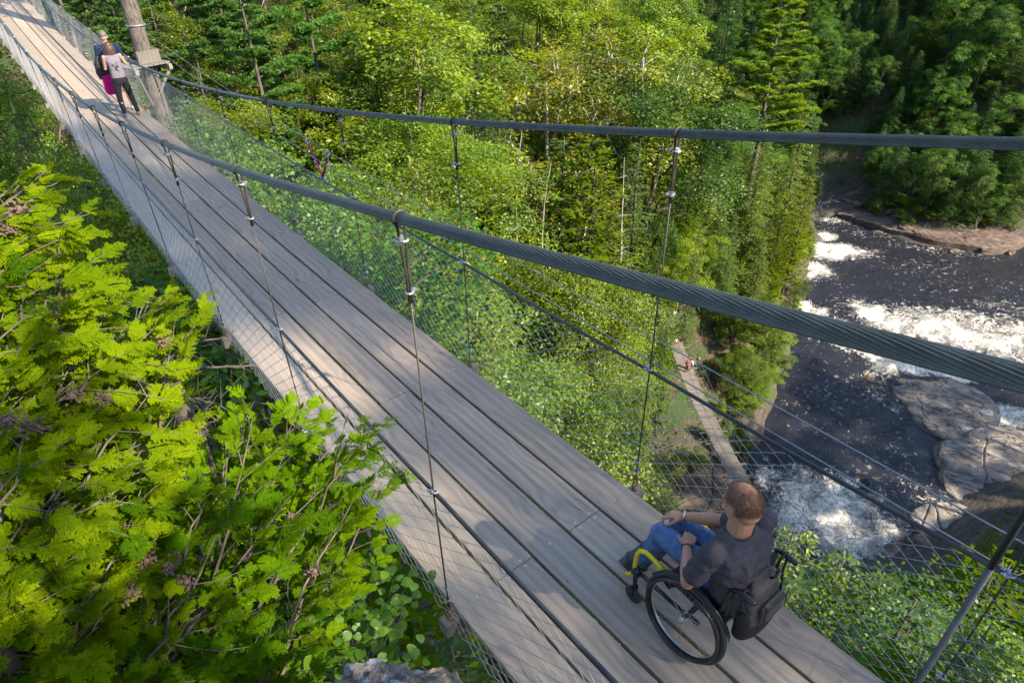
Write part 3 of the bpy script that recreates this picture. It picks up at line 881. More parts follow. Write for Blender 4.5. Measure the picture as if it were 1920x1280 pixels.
def broadleaf(seed, H=14, R=3.6, lobes=11, ncl=200, per=115, ls=.155, bmat=None, low=.32, sparse=1.0):
    r = np.random.default_rng(seed); mb = MB()
    topx = r.normal(0, .06 * H, 2); tr = curve([0, 0, -1.5], [topx[0], topx[1], H * .86], r, 9, .03)
    mb.tube(tr, np.linspace(.014 * H, .03, 9), 8)
    Lc = []
    for i in range(lobes):
        h = H * (low + (1 - low) * ((i + .5) / lobes) ** .85) * r.uniform(.93, 1.04); hh = (h / H - low) / (1 - low)
        rr_ = R * (.35 + .75 * np.sin(np.clip(hh * .85 + .12, 0, 1) * np.pi) ** .8) * r.uniform(.45, .85); a = i * 2.4 + r.uniform(-.5, .5)
        if hh > .86: rr_ *= .3
        Lc.append([topx[0] * hh + rr_ * math.cos(a), topx[1] * hh + rr_ * math.sin(a), min(h, H * .93)])
    Lc = np.array(Lc)
    for c in Lc:
        j = int(np.clip((c[2] / H - .22) / .86 * 8, 1, 7)); mb.tube(curve(tr[j], c, r, 6, .1, -.05), np.linspace(.006 * H, .015, 6), 5)
    Q = []; T = []
    lid = r.integers(0, lobes, ncl); lr = R * .40
    off = rdir(r, ncl); off[:, 2] = off[:, 2] * .75 + .12
    cc = Lc[lid] + off * lr * r.uniform(.55, 1.15, (ncl, 1))
    for i in range(0, ncl, 3): mb.tube(curve(Lc[lid[i]] * .9 + np.array([0, 0, Lc[lid[i]][2] * .1]) - [0, 0, .3], cc[i], r, 4, .12), np.linspace(.03, .008, 4), 4)
    n = ncl * per; ci = np.repeat(np.arange(ncl), per)
    outv = unit(cc - Lc[lid] * [1, 1, 1] + up * .35)
    pn = unit(outv * .55 + up * .8 + r.normal(0, .22, (ncl, 3)))            # plane of each leafy spray
    u_ = unit(np.cross(pn, r.normal(0, 1, (ncl, 3)))); v_ = np.cross(pn, u_)
    rad = (.50 + .35 * r.random(ncl))[ci] * np.sqrt(r.random(n)); th = r.random(n) * 6.283
    P = cc[ci] + u_[ci] * (rad * np.cos(th))[:, None] + v_[ci] * (rad * np.sin(th))[:, None] * .8 + pn[ci] * (r.normal(0, .12, n) - .28 * rad ** 2)[:, None]
    N_ = unit(pn[ci] + r.normal(0, .42, (n, 3))); A_ = unit(outv[ci] * .5 + r.normal(0, .8, (n, 3)) - up * .25)
    A_ = unit(A_ - N_ * (A_ * N_).sum(1, keepdims=True))
    s_ = ls * r.uniform(.65, 1.25, n)
    Q = leaves(P, A_, N_, s_, s_ * .62)
    T = np.clip(.5 + r.normal(0, .10, n) + r.normal(0, .26, ncl)[ci], 0, 1)
    if sparse < 1: kp = r.random(n) < sparse; Q = Q[kp]; T = T[kp]
    return finish("broadleaf_tree", mb, Q, T, M['leaf'], bmat or M['bark'], H)


def conifer(seed, H=16, R=2.8, nb=105, ql=.22, qw=.105, droop=.28, low=.1, dens=1.0, power=.85, bmat=None, lmat=None, upt=.10):
    r = np.random.default_rng(seed); mb = MB()
    tr = curve([0, 0, -1.5], [r.normal(0, .15), r.normal(0, .15), H], r, 8, .008); mb.tube(tr, np.linspace(.013 * H, .012, 8), 8)
    P = []; A = []; N_ = []; B = []
    for i in range(nb):
        h = H * (low + (1 - low) * (i + r.uniform(-.4, .4)) / nb); h = min(h, H * .985)
        L = (R * (1 - (h / H - low) / (1 - low)) ** power * r.uniform(.72, 1.12) + .15)
        a = i * 2.39996 + r.uniform(-.3, .3); d = np.array([math.cos(a), math.sin(a), 0]); sd = np.array([-d[1], d[0], 0])
        m_ = max(4, int(L / .16 * dens)); t = np.linspace(.12, 1, m_)
        z = h + L * (upt * 2 * t - droop * 1.7 * t ** 2) + .05 * r.normal(0, 1, m_)
        C = d * (L * t)[:, None]; C[:, 2] = z
        mb.tube(np.vstack([[0, 0, h], C[::max(1, m_ // 3)], C[-1]]), .018 * L ** .5, 3, caps=False)
        for q in range(m_):
            tl = (.42 * L * (1 - t[q] * .75) + .10) * r.uniform(.7, 1.1)
            for s_ in (-1, 1):
                nq = max(2, int(tl / (ql * .55))); w = (np.arange(nq) + .4) / nq
                dd = unit(d * .75 + sd * s_ * .9 + up * r.normal(-.12, .10))
                pp = C[q] + dd * (tl * w)[:, None]; pp[:, 2] -= .22 * tl * w ** 2
                P.append(pp + r.normal(0, .02, pp.shape)); A.append(np.tile(dd, (nq, 1)) + r.normal(0, .28, (nq, 3))); B.append(np.full(nq, r.normal(0, .12)))
                N_.append(np.tile(up, (nq, 1)) + r.normal(0, .38, (nq, 3)))
            P.append(C[q][None]); A.append(d[None] + r.normal(0, .1, (1, 3))); N_.append(up[None]); B.append(np.zeros(1))
    P = np.concatenate(P); A = unit(np.concatenate(A)); N_ = unit(np.concatenate(N_)); B = np.concatenate(B); n = len(P)
    s_ = r.uniform(.7, 1.3, n)
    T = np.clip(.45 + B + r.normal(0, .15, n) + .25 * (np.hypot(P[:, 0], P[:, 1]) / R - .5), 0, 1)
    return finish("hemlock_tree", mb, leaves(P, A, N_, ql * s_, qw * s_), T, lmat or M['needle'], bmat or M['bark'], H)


def pine(seed, H=22, R=4.2, low=.35, nb=44, tuft=24, bmat=None):
    r = np.random.default_rng(seed); mb = MB(); lean = r.normal(0, .3, 2)
    tr = curve([0, 0, -2], [lean[0], lean[1], H], r, 10, .012); mb.tube(tr, np.linspace(.0135 * H, .03, 10), 9)
    P = []; A = []; N_ = []; Bt = []
    for i in range(nb):
        f = (i + r.uniform(0, .6)) / nb; h = H * (low + (1 - low) * f) * .99
        L = R * (1 - f) ** .55 * (.55 + .45 * math.sin(min(1, f * 3) * 1.57)) * r.uniform(.6, 1.15) + .4; a = i * 2.4 + r.uniform(-.6, .6); d = np.array([math.cos(a), math.sin(a), 0])
        j = h / H * 9.0; base = tr[min(9, int(j))] * (1 - j % 1) + tr[min(9, int(j) + 1)] * (j % 1)
        tip = base + d * L + up * L * r.uniform(.05, .28); C = curve(base, tip, r, 7, .05, -.10)
        mb.tube(C, np.linspace(.022 * L ** .7 + .01, .008, 7), 5, caps=False)
        ntw = int(16 + L * 14)
        for q in range(ntw):
            t = r.uniform(.18, 1.0) ** .8; c = C[min(6, int(t * 6))] ; sd = np.cross(up, d) * r.choice([-1, 1])
            e = c + (d * r.uniform(0, .5) + sd * r.uniform(.05, .75) * (1.15 - t * .6)) * (.25 + L * .28) + up * r.uniform(.0, .22)
            if q % 2 == 0: mb.tube([c, (c + e) / 2 + [0, 0, -.03], e], .008, 3, caps=False)
            for w in range(2):
                ctr = c + (e - c) * r.uniform(.45, 1.05) + r.normal(0, .06, 3)
                dd = unit(rdir(r, tuft) + up * .9 + unit(e - c) * .45); P.append(np.tile(ctr, (tuft, 1)) + dd * .03); A.append(dd); N_.append(rdir(r, tuft)); Bt.append(np.full(tuft, r.normal(0, .13)))
    P = np.concatenate(P); A = np.concatenate(A); N_ = np.concatenate(N_); n = len(P); s_ = r.uniform(.8, 1.2, n)
    T = np.clip(.5 + np.concatenate(Bt) + r.normal(0, .12, n), 0, 1)
    return finish("pine_tree", mb, leaves(P, A, N_,   .25 * s_, .075 * s_), T, M['needle'], bmat or M['bark'], H)


def deadtree(seed, H=12, nb=26, R=1.8, crooked=.02, down=-.15):
    r = np.random.default_rng(seed); mb = MB(); tr = curve([0, 0, -1], [r.normal(0, H * .05), r.normal(0, H * .05), H], r, 10, crooked)
    mb.tube(tr, np.linspace(.011 * H, .015, 10), 7)
    for i in range(nb):
        f = .2 + .78 * i / nb; b = tr[min(9, int(f * 9))]; a = i * 2.4; L = R * (1 - f) ** .6 * r.uniform(.5, 1.2) + .2
        e = b + np.array([math.cos(a) * L, math.sin(a) * L, L * r.uniform(down - .2, down + .45)]); C = curve(b, e, r, 5, .1); mb.tube(C, np.linspace(.018, .005, 5), 4, caps=False)
        for q in range(3):
            c = C[r.integers(1, 5)]; mb.tube([c, c + rdir(r, 1)[0] * L * .3 + (e - b) * .15], [.008, .003], 3, caps=False)
    V = np.concatenate(mb.v); k = Kind(); k.name = "dead_tree"; k.H = H; k.R = .5; k.crown = None
    me = bpy.data.meshes.new("trunk"); me.from_pydata(V.tolist(), [], mb.f); me.materials.append(M['barkd']); me.update(); k.trunk = me
    return k


KB = [broadleaf(1), broadleaf(2, 13, 3.9, 12), broadleaf(3, 15, 3.3, 12), broadleaf(4, 12, 3.0, 9, 150)]
KS = [broadleaf(8, 12, 2.9, 10, 150, 62, .14, M['barkd'], .28)]                                                   # airy, pale stemmed
KBN = [broadleaf(5, 12, 3.2, 12, 300, 120, .105), broadleaf(6, 10, 2.8, 10, 260, 115, .095)]                      # finer leaves, for the nearest trees
KH = [conifer(11), conifer(12, 17, 3.1, 120, droop=.35, power=.7), conifer(13, 14, 2.9, 100, power=.65), conifer(14, 18, 2.7, 120, droop=.2, upt=.16)]
KHN = [conifer(15, 13, 2.6, 100, .12, .045, .3, .05, 1.5), conifer(16, 12, 2.3, 100, .12, .045, .22, .05, 1.5)]
KC = [conifer(21, 12, 1.9, 120, .22, .10, .05, .03, 1.0, .6, M['bark'], M['cedar'], .30), conifer(22, 11, 1.7, 110, .22, .10, .0, .03, 1.0, .55, M['bark'], M['cedar'], .34)]
KCN = [conifer(23, 9, 1.6, 130, .13, .05, .05, .02, 1.5, .6, M['bark'], M['cedar'], .3)]
KP = [pine(31), pine(32, 20, 3.8, .25, 34), pine(33, 19, 4.4, .3, 30)]
KD = [deadtree(41, 11, 40, 1.6), deadtree(42, 7, 9, 2.4, .10, .5)]

TREES = []       # (x, y, z, r, kindname)
GREENS = dict(yel=(1.4, 1.2, .6), lime=(1.25, 1.15, .6), mid=(.85, .95, .8), dark=(.55, .72, .9), blue=(.62, .85, 1.9), olive=(1.25, .95, .9), rust=(1.6, 1.0, 1.2), far=(.45, .72, 1.0), pine=(.95, 1.25, 1.7))
LAB = {}


def plant(k, x, y, H=None, z=None, color='mid', label=None, group=None, name=None, wid=1.0, rz=None, lean=(0, 0), cat="tree", D=None):
    z0 = ground(x, y)[0] - .1 if z is None else z
    s_ = (H or k.H) / k.H
    r = np.random.default_rng(int(abs(x * 131 + y * 717)) % 99991)
    o = bpy.data.objects.new(name or k.name, None); COL.objects.link(o); o.location = (x, y, z0); o.empty_display_size = 1
    o.scale = (s_ * wid, s_ * wid, s_); o.rotation_euler = (lean[0], lean[1], r.uniform(0, 6.28) if rz is None else rz)
    cl = GREENS[color] if isinstance(color, str) else color; j = r.uniform(.85, 1.15)
    t = bpy.data.objects.new("trunk", k.trunk); COL.objects.link(t); t.parent = o
    if k.crown:
        c = bpy.data.objects.new("crown", k.crown); COL.objects.link(c); c.parent = o
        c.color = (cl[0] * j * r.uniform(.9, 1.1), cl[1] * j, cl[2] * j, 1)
    tag(o, label, cat, group)
    TREES.append((x, y, z0, z0 + (H or k.H), 2.4 * s_ * wid))
    return o


def inpoly(u, v, P):
    c = False; n = len(P); j = n - 1
    for i in range(n):
        if (P[i, 1] > v) != (P[j, 1] > v) and u < (P[j, 0] - P[i, 0]) * (v - P[i, 1]) / (P[j, 1] - P[i, 1]) + P[i, 0]: c = not c
        j = i
    return c


KEEP = [np.array(p, float) for p in (
    [(1560, 380), (1548, 430), (1508, 520), (1492, 600), (1480, 660), (1452, 750), (1428, 810), (1398, 880), (1200, 945), (1230, 1000), (1440, 1030), (1520, 995), (1640, 1045), (1780, 1060), (1930, 1020), (1930, 440), (1800, 420), (1700, 380), (1600, 360)],
    [(1232, 585), (1290, 590), (1345, 690), (1450, 930), (1330, 930), (1290, 780), (1250, 690)],
    [(1575, 180), (1590, 180), (1600, 360), (1556, 378)],
)]
ring = [(math.cos(a), math.sin(a)) for a in np.linspace(0, 6.28, 9)[:-1]]


def blocks(x, y, z, H, R, margin=1.0):
    """would this crown hide the river, the lower footbridge or touch the high bridge?"""
    P = np.array([[x + c_ * R * a, y + s_ * R * a, z + H * h] for h, a in ((1.0, .1), (.8, .55), (.5, .95), (.25, 1.0)) for c_, s_ in ring])
    if ((np.abs(P[:, 0]) < 1.6) & (P[:, 2] > dz(P[:, 1]) - 1.0) & (P[:, 1] > -4)).any() or (abs(x) < 1.6 + R * .6 and z + H > dz(y) - 1.0 and y > -4): return True
    for q in to_px(P):
        if np.isnan(q[0]): continue
        if any(inpoly(q[0], q[1], K_) for K_ in KEEP): return True
    return False


def plant_px(k, u, v, D, color='mid', label=None, group=None, Hmin=5, Hmax=26, wid=1.0, free=False, **kw):
    p = at(u, v, D); gz_ = ground(p[0], p[1])[0]; H = float(np.clip(p[2] - gz_, Hmin, Hmax)); top = p[2]
    if not free:
        for _ in range(14):
            if not blocks(p[0], p[1], top - H, H, k.R * H / k.H * wid * 1.12): break
            wid *= .92; top -= .12 * D / 20
            if _ % 3 == 2: H *= .95
    return plant(k, p[0], p[1], H, top - H, color, label, group, wid=wid, **kw)


# landmark trees, each set where its crown stands in the photograph
plant_px(KP[0], 1478, -25, 92, (2.3, 1.9, .8), "tall leaning pine on the river bank with a bare lower trunk and yellow-green layered boughs", wid=1.45, lean=(.06, .16), rz=1.0)
plant_px(KP[1], 436, -70, 44, 'pine', "blue-green pine with flat tufted boughs, first tree right of the platform tree", wid=1.05)
plant_px(KP[2], 560, -90, 52, 'pine', "second tufted pine, between the blue-green one and the bright maple")
plant_px(KB[0], 745, 10, 50, 'lime', "large bright green leafy tree standing above the far cable, nearest the narrow blue-green spruce", wid=1.35, Hmin=15)
plant_px(KB[1], 690, 60, 56, 'lime', "bright green leafy tree left of the largest leafy crown above the far cable", wid=1.1)
plant_px(KBN[0], 800, 285, 42, 'lime', "bright leafy tree cut by the far cable, below the largest leafy crown", wid=1.3, Hmin=11)
plant_px(KBN[0], 730, 235, 40, 'lime', "green leafy tree behind the far cable left of its long hanger", wid=1.1, Hmin=11)
plant_px(KS[0], 760, 345, 36, (1.9, 1.2, .7), "small yellowing leafy tree just above the near cable", wid=.95, Hmin=8)
plant_px(KH[3], 885, 0, 62, 'blue', "narrow blue-green spruce between the bright leafy tree and the yellow-green crown", wid=1.0, Hmin=18)
plant_px(KH[1], 930, 150, 58, 'mid', "dark green hemlock at the foot of the narrow blue-green spruce")
plant_px(KB[3], 1000, -30, 84, (1.5, 1.4, .5), "vivid yellow-green leafy crown at the top edge, right of the blue-green spruce", wid=1.35)
plant_px(KB[1], 1085, -20, 92, 'yel', "yellow-green leafy crown at the top edge right of the most vivid one")
plant_px(KS[0], 1015, 95, 64, 'rust', "thin leafed tree turning rusty brown with pale stems above the far cable", wid=1.4, Hmin=14)
plant_px(KS[0], 1120, 75, 68, (1.5, 1.1, .9), "thin leafed tree turning yellow-brown right of the rustiest one", wid=1.5, Hmin=14)
plant_px(KS[0], 1165, 60, 72, (1.35, 1.1, .9), "airy olive tree with pale stems right of the yellow-brown one", wid=1.3, Hmin=14)
plant_px(KB[3], 1200, 30, 88, 'yel', "light green birch crown near the top edge left of the leaning pine", wid=1.2)
plant_px(KB[0], 1270, -10, 96, (1.35, 1.25, .8), "pale yellow-green birch crown at the top edge, second left of the leaning pine", wid=1.2)
plant_px(KH[0], 1375, -20, 96, 'dark', "dark conifer just left of the leaning pine's top")
plant_px(KBN[1], 1215, 110, 74, 'dark', "round dark green crown in the shade below the light birches", wid=1.25)
plant_px(KH[0], 1050, 255, 56, (.95, 1.05, .9), "soft green fir whose tip touches the underside of the far cable", wid=1.2, Hmin=14)
plant_px(KC[0], 1110, 262, 54, (.65, .68, 1.2), "grey-green cedar between the two soft green firs below the far cable", wid=1.3, Hmin=13)
plant_px(KH[3], 1195, 255, 60, (.9, 1.0, 1.1), "pointed fir standing just left of the far cable's rightmost hanger", wid=1.25, Hmin=15)
plant_px(KB[3], 1255, 300, 60, 'dark', "dark leafy crown behind the far cable's rightmost hanger", wid=1.0)
plant_px(KH[2], 1330, 330, 70, 'mid', "green hemlock below the leaning pine's bare trunk", wid=1.3)
plant_px(KC[1], 1290, 360, 60, 'mid', "cedar right of the far cable's rightmost hanger, between the two cables", wid=1.3)
plant_px(KH[1], 1440, 250, 88, (1.35, 1.2, .8), "sunlit hemlock beside the bare trunk of the leaning pine", wid=1.2)
plant_px(KH[0], 1515, 190, 100, (1.5, 1.3, .8), "yellow-green hemlock on the bank's edge right of the leaning pine", wid=1.1)
for i, (u, v, D, kk, cl, lb_) in enumerate([
    (1520, 330, 98, KC[0], (.95, .8, .9), "cedar leaning over the river at the right edge of the bank, uppermost of the row"),
    (1470, 400, 90, KC[1], (.9, .75, .9), "sunlit cedar on the bank's edge beside the white inlet falls"),
    (1430, 460, 84, KH[2], (1.3, 1.15, .9), "bright hemlock overhanging the bank just above the thick near cable"),
    (1380, 400, 80, KH[0], (1.0, 1.05, .9), "hemlock in the bank forest left of the bright overhanging one"),
    (1445, 560, 82, KB[3], (1.0, .95, .7), "leafy bank tree half hidden by the thick near cable"),
    (1400, 600, 76, KB[1], (.95, .95, .7), "green leafy tree on the bank just below the thick near cable"),
    (1440, 640, 78, KB[2], (.85, .85, .7), "leafy tree at the river's edge beside the dark pool"),
    (1385, 700, 70, KB[3], (1.1, 1.05, .7), "leafy tree beside the lower footbridge on the river side"),
    (1425, 735, 72, KB[0], (.7, .8, .7), "lowest leafy tree of the river bank, over the dark pool"),
    (1340, 600, 80, KH[1], (.6, .75, .8), "dark hemlock above the lower footbridge on the river side")]):
    plant_px(kk, u, v, D, cl, lb_, wid=1.05, Hmin=7, Hmax=17)
# near-side trees seen through the far net
plant_px(KHN[0], 1512, 975, 16, (2.6, 1.9, .5), "yellow-green young fir seen through the net just behind the wheelchair user", wid=.75, free=True, Hmin=8, name="young_fir")
plant_px(KHN[1], 1590, 1030, 19, (1.5, 1.35, .7), "light green young fir beside the most yellow one, seen through the net", wid=1.4, Hmin=8, name="young_fir")
plant_px(KHN[0], 1665, 1060, 20, (1.0, 1.1, .8), "mid green young fir below the dark wet rock shelf", wid=1.5, Hmin=8, name="young_fir")
plant_px(KBN[1], 1800, 1110, 19, (.75, .85, .6), "bushy green tree below the near shore rocks, seen through the net", wid=.8, Hmin=8)
plant_px(KHN[1], 1740, 1130, 16, (.7, .85, .8), "small dark fir in front of the bushy green tree", wid=1.3, Hmin=6, name="young_fir")
plant_px(KCN[0], 1900, 1035, 22, (.8, .8, .8), "bright cedar behind the leaning hanger at the right edge", wid=1.7, Hmin=8, name="cedar_tree")
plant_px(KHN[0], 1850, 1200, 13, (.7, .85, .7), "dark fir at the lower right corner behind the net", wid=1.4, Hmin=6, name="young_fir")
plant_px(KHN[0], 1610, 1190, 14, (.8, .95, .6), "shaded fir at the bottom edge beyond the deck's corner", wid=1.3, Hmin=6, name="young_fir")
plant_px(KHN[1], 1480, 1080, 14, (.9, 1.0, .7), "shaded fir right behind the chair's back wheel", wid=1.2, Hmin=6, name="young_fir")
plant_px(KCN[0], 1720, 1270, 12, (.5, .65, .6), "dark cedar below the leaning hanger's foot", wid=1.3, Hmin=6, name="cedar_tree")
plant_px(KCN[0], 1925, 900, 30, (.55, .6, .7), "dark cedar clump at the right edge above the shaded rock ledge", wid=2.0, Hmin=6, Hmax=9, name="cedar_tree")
# centre, just beyond the deck
for i, (u, v, D, kk, cl, lb_) in enumerate([
    (800, 455, 25, KBN[1], (1.0, 1.0, 1.1), "fine leaved green tree seen through the net just beyond the deck"),
    (720, 420, 29, KBN[0], (1.15, 1.0, 1.1), "fine leaved tree left of the near cable's first hanger"),
    (600, 345, 31, KBN[1], (1.0, 1.0, 1.2), "grey-green leafy tree seen through the net below the pink sling"),
    (960, 475, 40, KBN[1], (1.3, 1.15, .6), "bright leafy tree just below the near cable"),
    (1060, 500, 40, KBN[0], (1.25, 1.1, .6), "yellow-green leafy tree above the far hand rail's middle"),
    (1150, 560, 46, KBN[1], (1.1, 1.05, .7), "sunny leafy tree above the far hand rail, left of the long hanger"),
    (1010, 690, 34, KBN[0], (1.25, 1.15, .6), "bright leafy tree seen through the middle of the far net"),
    (1120, 700, 38, KBN[1], (1.15, 1.05, .6), "leafy tree seen through the net left of the long hanger"),
    (1180, 650, 46, KBN[0], (1.2, 1.1, .6), "leafy tree behind the long hanger, above the rail"),
    (1030, 800, 30, KBN[1], (1.3, 1.2, .6), "lowest bright leafy tree just off the deck's edge"),
    (900, 600, 30, KBN[1], (.7, .8, .7), "shaded leafy tree in the dark gap beyond the deck"),
    (1140, 860, 34, KBN[1], (1.3, 1.15, .6), "small bright tree at the foot of the long hanger"),
    (1230, 800, 52, KHN[0], (.5, .65, .7), "dark bushy hemlock in the ravine left of the lower footbridge"),
    (1290, 850, 56, KHN[1], (.45, .6, .7), "dark hemlock beside the near end of the lower footbridge"),
    (1200, 720, 55, KB[3], (1.2, 1.1, .6), "bright leafy tree left of the people on the lower footbridge"),
    (1010, 60, 100, KH[0], 'mid', "conifer tip behind the rusty tree")]):
    plant_px(kk, u, v, D, cl, lb_, wid=1.15, Hmin=7, Hmax=17)
# left of the bridge
for i, (u, v, D, kk, cl, lb_) in enumerate([
    (15, 190, 20, KBN[0], (1.35, 1.2, .6), "bright maple at the left edge below the deck's far end"),
    (60, 300, 17, KBN[1], (1.3, 1.15, .6), "leafy green tree at the left edge beside the net"),
    (120, 270, 22, KHN[0], (.9, 1.15, .7), "green hemlock under the bridge's left side, second tree from the far end"),
    (175, 330, 20, KHN[1], (.85, 1.1, .7), "hemlock with flat boughs left of the deck"),
    (250, 410, 18, KHN[0], (1.1, 1.15, .8), "pale green fir close to the left net"),
    (150, 430, 14, KHN[1], (1.0, 1.2, .7), "hemlock right behind the foreground cedar's top"),
    (330, 480, 17, KHN[0], (1.2, 1.15, .7), "yellow-green hemlock between the foreground cedar and the left net"),
    (300, 600, 12, KBN[1], (.6, .95, 1.0), "small broad leaved tree behind the foreground cedar"),
    (420, 620, 15, KHN[1], (.7, .9, .7), "shaded hemlock below the beam ends"),
    (500, 780, 13, KCN[0], (.8, .8, .7), "bright cedar directly below the left net"),
    (-20, 110, 27, KHN[0], (.8, 1.05, .8), "hemlock at the left edge below the deck's far end"),
    (30, 200, 27, KHN[1], (.7, .95, .8), "hemlock hugging the bridge's left side near its far end"),
    (-30, 60, 34, KBN[0], (1.1, 1.1, .7), "leafy tree at the top left corner below the deck"),
    (292, 150, 23.5, KHN[1], (1.1, 1.2, .8), "slim fir right in front of the platform tree's lower trunk"),
    (318, 178, 22, KBN[1], (.9, 1.0, .8), "leafy sapling below the tree platform, behind the far net"),
    (345, 200, 24, KHN[0], (1.0, 1.2, .8), "fir right of the tree platform, behind the far net"),
    (70, 30, 30, KHN[0], (.7, 1.0, .8), "conifer beyond the deck's far left edge"),
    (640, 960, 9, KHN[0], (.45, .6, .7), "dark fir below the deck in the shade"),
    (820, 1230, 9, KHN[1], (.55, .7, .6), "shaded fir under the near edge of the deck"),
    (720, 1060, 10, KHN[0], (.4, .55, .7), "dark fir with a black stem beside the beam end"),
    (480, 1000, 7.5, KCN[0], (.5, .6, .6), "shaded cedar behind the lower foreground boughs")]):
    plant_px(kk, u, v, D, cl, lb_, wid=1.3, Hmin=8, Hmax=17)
# dead trees
plant_px(KD[0], 1183, 300, 55, label="dead fir with bare grey twigs standing left of the long hanger", Hmin=9, Hmax=13, name="dead_tree", lean=(.05, .12))
plant_px(KD[1], 1032, 310, 50, label="crooked bare pale tree between the two cables", Hmin=7, Hmax=9, name="dead_tree")
plant_px(KD[1], 1550, 312, 140, label="small fallen white snag on the far bank's bare slope", Hmin=6, Hmax=8, name="dead_tree", lean=(.9, .5))
plant_px(KD[0], 1290, 60, 92, label="thin dead trunk among the light birches near the top edge", Hmin=12, Hmax=16, name="dead_tree")
plant_px(KD[1], 980, 250, 52, label="pale crooked stem under the rusty brown tree", Hmin=7, Hmax=10, name="dead_tree")

# the wider forest
rf = np.random.default_rng(77)
cand = []
X_, Y_ = np.meshgrid(np.arange(-45, 262, 2.0), np.arange(-40, 262, 2.0), indexing='ij')
X_ = X_.ravel() + rf.uniform(-.9, .9, X_.size); Y_ = Y_.ravel() + rf.uniform(-.9, .9, Y_.size)
Zg = ground(X_, Y_)
mid = to_px(np.c_[X_, Y_, Zg + 8])
dd = np.sqrt((X_ - CAM[0]) ** 2 + (Y_ - CAM[1]) ** 2)
ok = (mid[:, 0] > -120) & (mid[:, 0] < 2040) & (mid[:, 1] > -160) & (mid[:, 1] < 1420) & (Zg > WZ + 1.4) & (dd > 9)
idx = np.where(ok)[0]; idx = idx[np.argsort(dd[idx] + rf.uniform(0, 12, len(idx)))]
placed = [(t[0], t[1], t[4]) for t in TREES]
hero_near = np.array([(t[0], t[1]) for t in TREES if t[1] < 8 and t[0] > 4])
NF = dict(n=0); nper = {}
for i in idx:
    x, y, z = X_[i], Y_[i], Zg[i]; D = dd[i]
    sp = 2.9 if D < 70 else (4.3 if D < 120 else 5.2)
    if x > 118 and D > 100: sp = 3.7
    H = rf.uniform(8.5, 14.5) if D > 25 else rf.uniform(6, 10)
    if z < -44: H = rf.uniform(5, 9)
    if x > 118: H = rf.uniform(9, 16)
    wall = (x > 118)
    P = np.array(placed)
    if (((P[:, 0] - x) ** 2 + (P[:, 1] - y) ** 2) < (sp ** 2)).any(): continue
    if y < 9 and x > 3 and (np.hypot(hero_near[:, 0] - x, hero_near[:, 1] - y) < 3.0).any(): continue
    if abs(x) < 6 and -4 < y < 40: H = min(H, dz(y) - 4.0 - z)
    elif abs(x) < 11 and -4 < y < 45: H = min(H, (4 if x > 0 or y < 20 else 1.5) - z)
    # zip cable corridor
    if 0 < x < 9 and y < 30: H = min(H, -5 - z)
    if H < 4.5: continue
    R = H / 13 * 2.9
    if blocks(x, y, z, H, R * 1.6): 
        if z > -46 or D < 40: continue
        H = 5; R = 1.3
        if blocks(x, y, z, H, R * 1.3): continue
    u, v = mid[i]
    rnd = rf.random()
    far = D > 60
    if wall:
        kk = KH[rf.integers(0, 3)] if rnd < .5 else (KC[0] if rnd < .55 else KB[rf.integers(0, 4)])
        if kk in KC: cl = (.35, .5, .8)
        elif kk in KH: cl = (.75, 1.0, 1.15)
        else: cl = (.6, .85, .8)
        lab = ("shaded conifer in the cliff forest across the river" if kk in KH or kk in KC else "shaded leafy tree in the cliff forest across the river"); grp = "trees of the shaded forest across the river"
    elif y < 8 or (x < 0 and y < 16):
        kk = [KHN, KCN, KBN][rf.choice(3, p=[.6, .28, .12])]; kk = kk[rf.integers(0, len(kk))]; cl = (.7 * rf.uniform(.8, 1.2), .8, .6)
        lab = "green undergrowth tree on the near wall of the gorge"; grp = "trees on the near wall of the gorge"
    elif x < -1:
        kk = [KHN, KBN, KH, KB][rf.choice(4, p=[.4, .3, .2, .1])]; kk = kk[rf.integers(0, len(kk))]; cl = (1.35 * rf.uniform(.8, 1.25), 1.4, .8)
        lab = "green forest tree rising from the gorge left of the bridge"; grp = "forest trees left of the bridge"
    else:
        # right of the bridge: leafy low on the slope, mixed higher up
        if v < 260 and u < 700: pr = [.35, .05, .2, .15, .25]
        elif u > 1280: pr = [.42, .25, .28, .05, 0]
        else: pr = [.32, .10, .46, .10, .02]
        q = rf.choice(5, p=np.array(pr) / sum(pr))
        if D < 48: kk = [KHN, KCN, KBN, KS, KP][q]
        else: kk = [KH, KC, KB, KS, KP][q]
        kk = kk[rf.integers(0, len(kk))]
        if q == 0: cl = [(.95, 1.1, 1.0), (.7, .95, 1.2), (1.2, 1.2, .8)][rf.integers(0, 3)]
        elif q == 1: cl = (.7 * rf.uniform(.8, 1.2), .7, .9)
        elif q == 2: cl = [(1.35, 1.2, .6), (1.1, 1.1, .7), (.8, .9, .7), (1.45, 1.25, .6)][rf.integers(0, 4)]
        elif q == 3: cl = [(1.4, 1.1, .9), (1.15, 1.05, .8)][rf.integers(0, 2)]
        else: cl = GREENS['pine']; H *= 1.3
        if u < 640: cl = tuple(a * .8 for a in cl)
        lab = {0: "green conifer in the sunlit forest on the gorge slope", 1: "dense cedar in the sunlit forest on the gorge slope", 2: "bushy leafy tree in the sunlit forest on the gorge slope", 3: "airy pale stemmed tree in the sunlit forest on the gorge slope", 4: "tufted pine in the sunlit forest on the gorge slope"}[q]; grp = "trees of the sunlit forest on the gorge slope"
    nm = {"h": "hemlock_tree"}.get('', None)
    nm = "cedar_tree" if (kk in KC or kk in KCN) else ("birch_tree" if kk in KS else kk.name)
    nper[nm] = nper.get(nm, 0) + 1
    if nper[nm] > 290: continue
    plant(kk, x, y, H, color=cl, label=lab, group=grp, name=nm, wid=rf.uniform(.95, 1.3) * (1.15 if sp > 4 else 1.0))
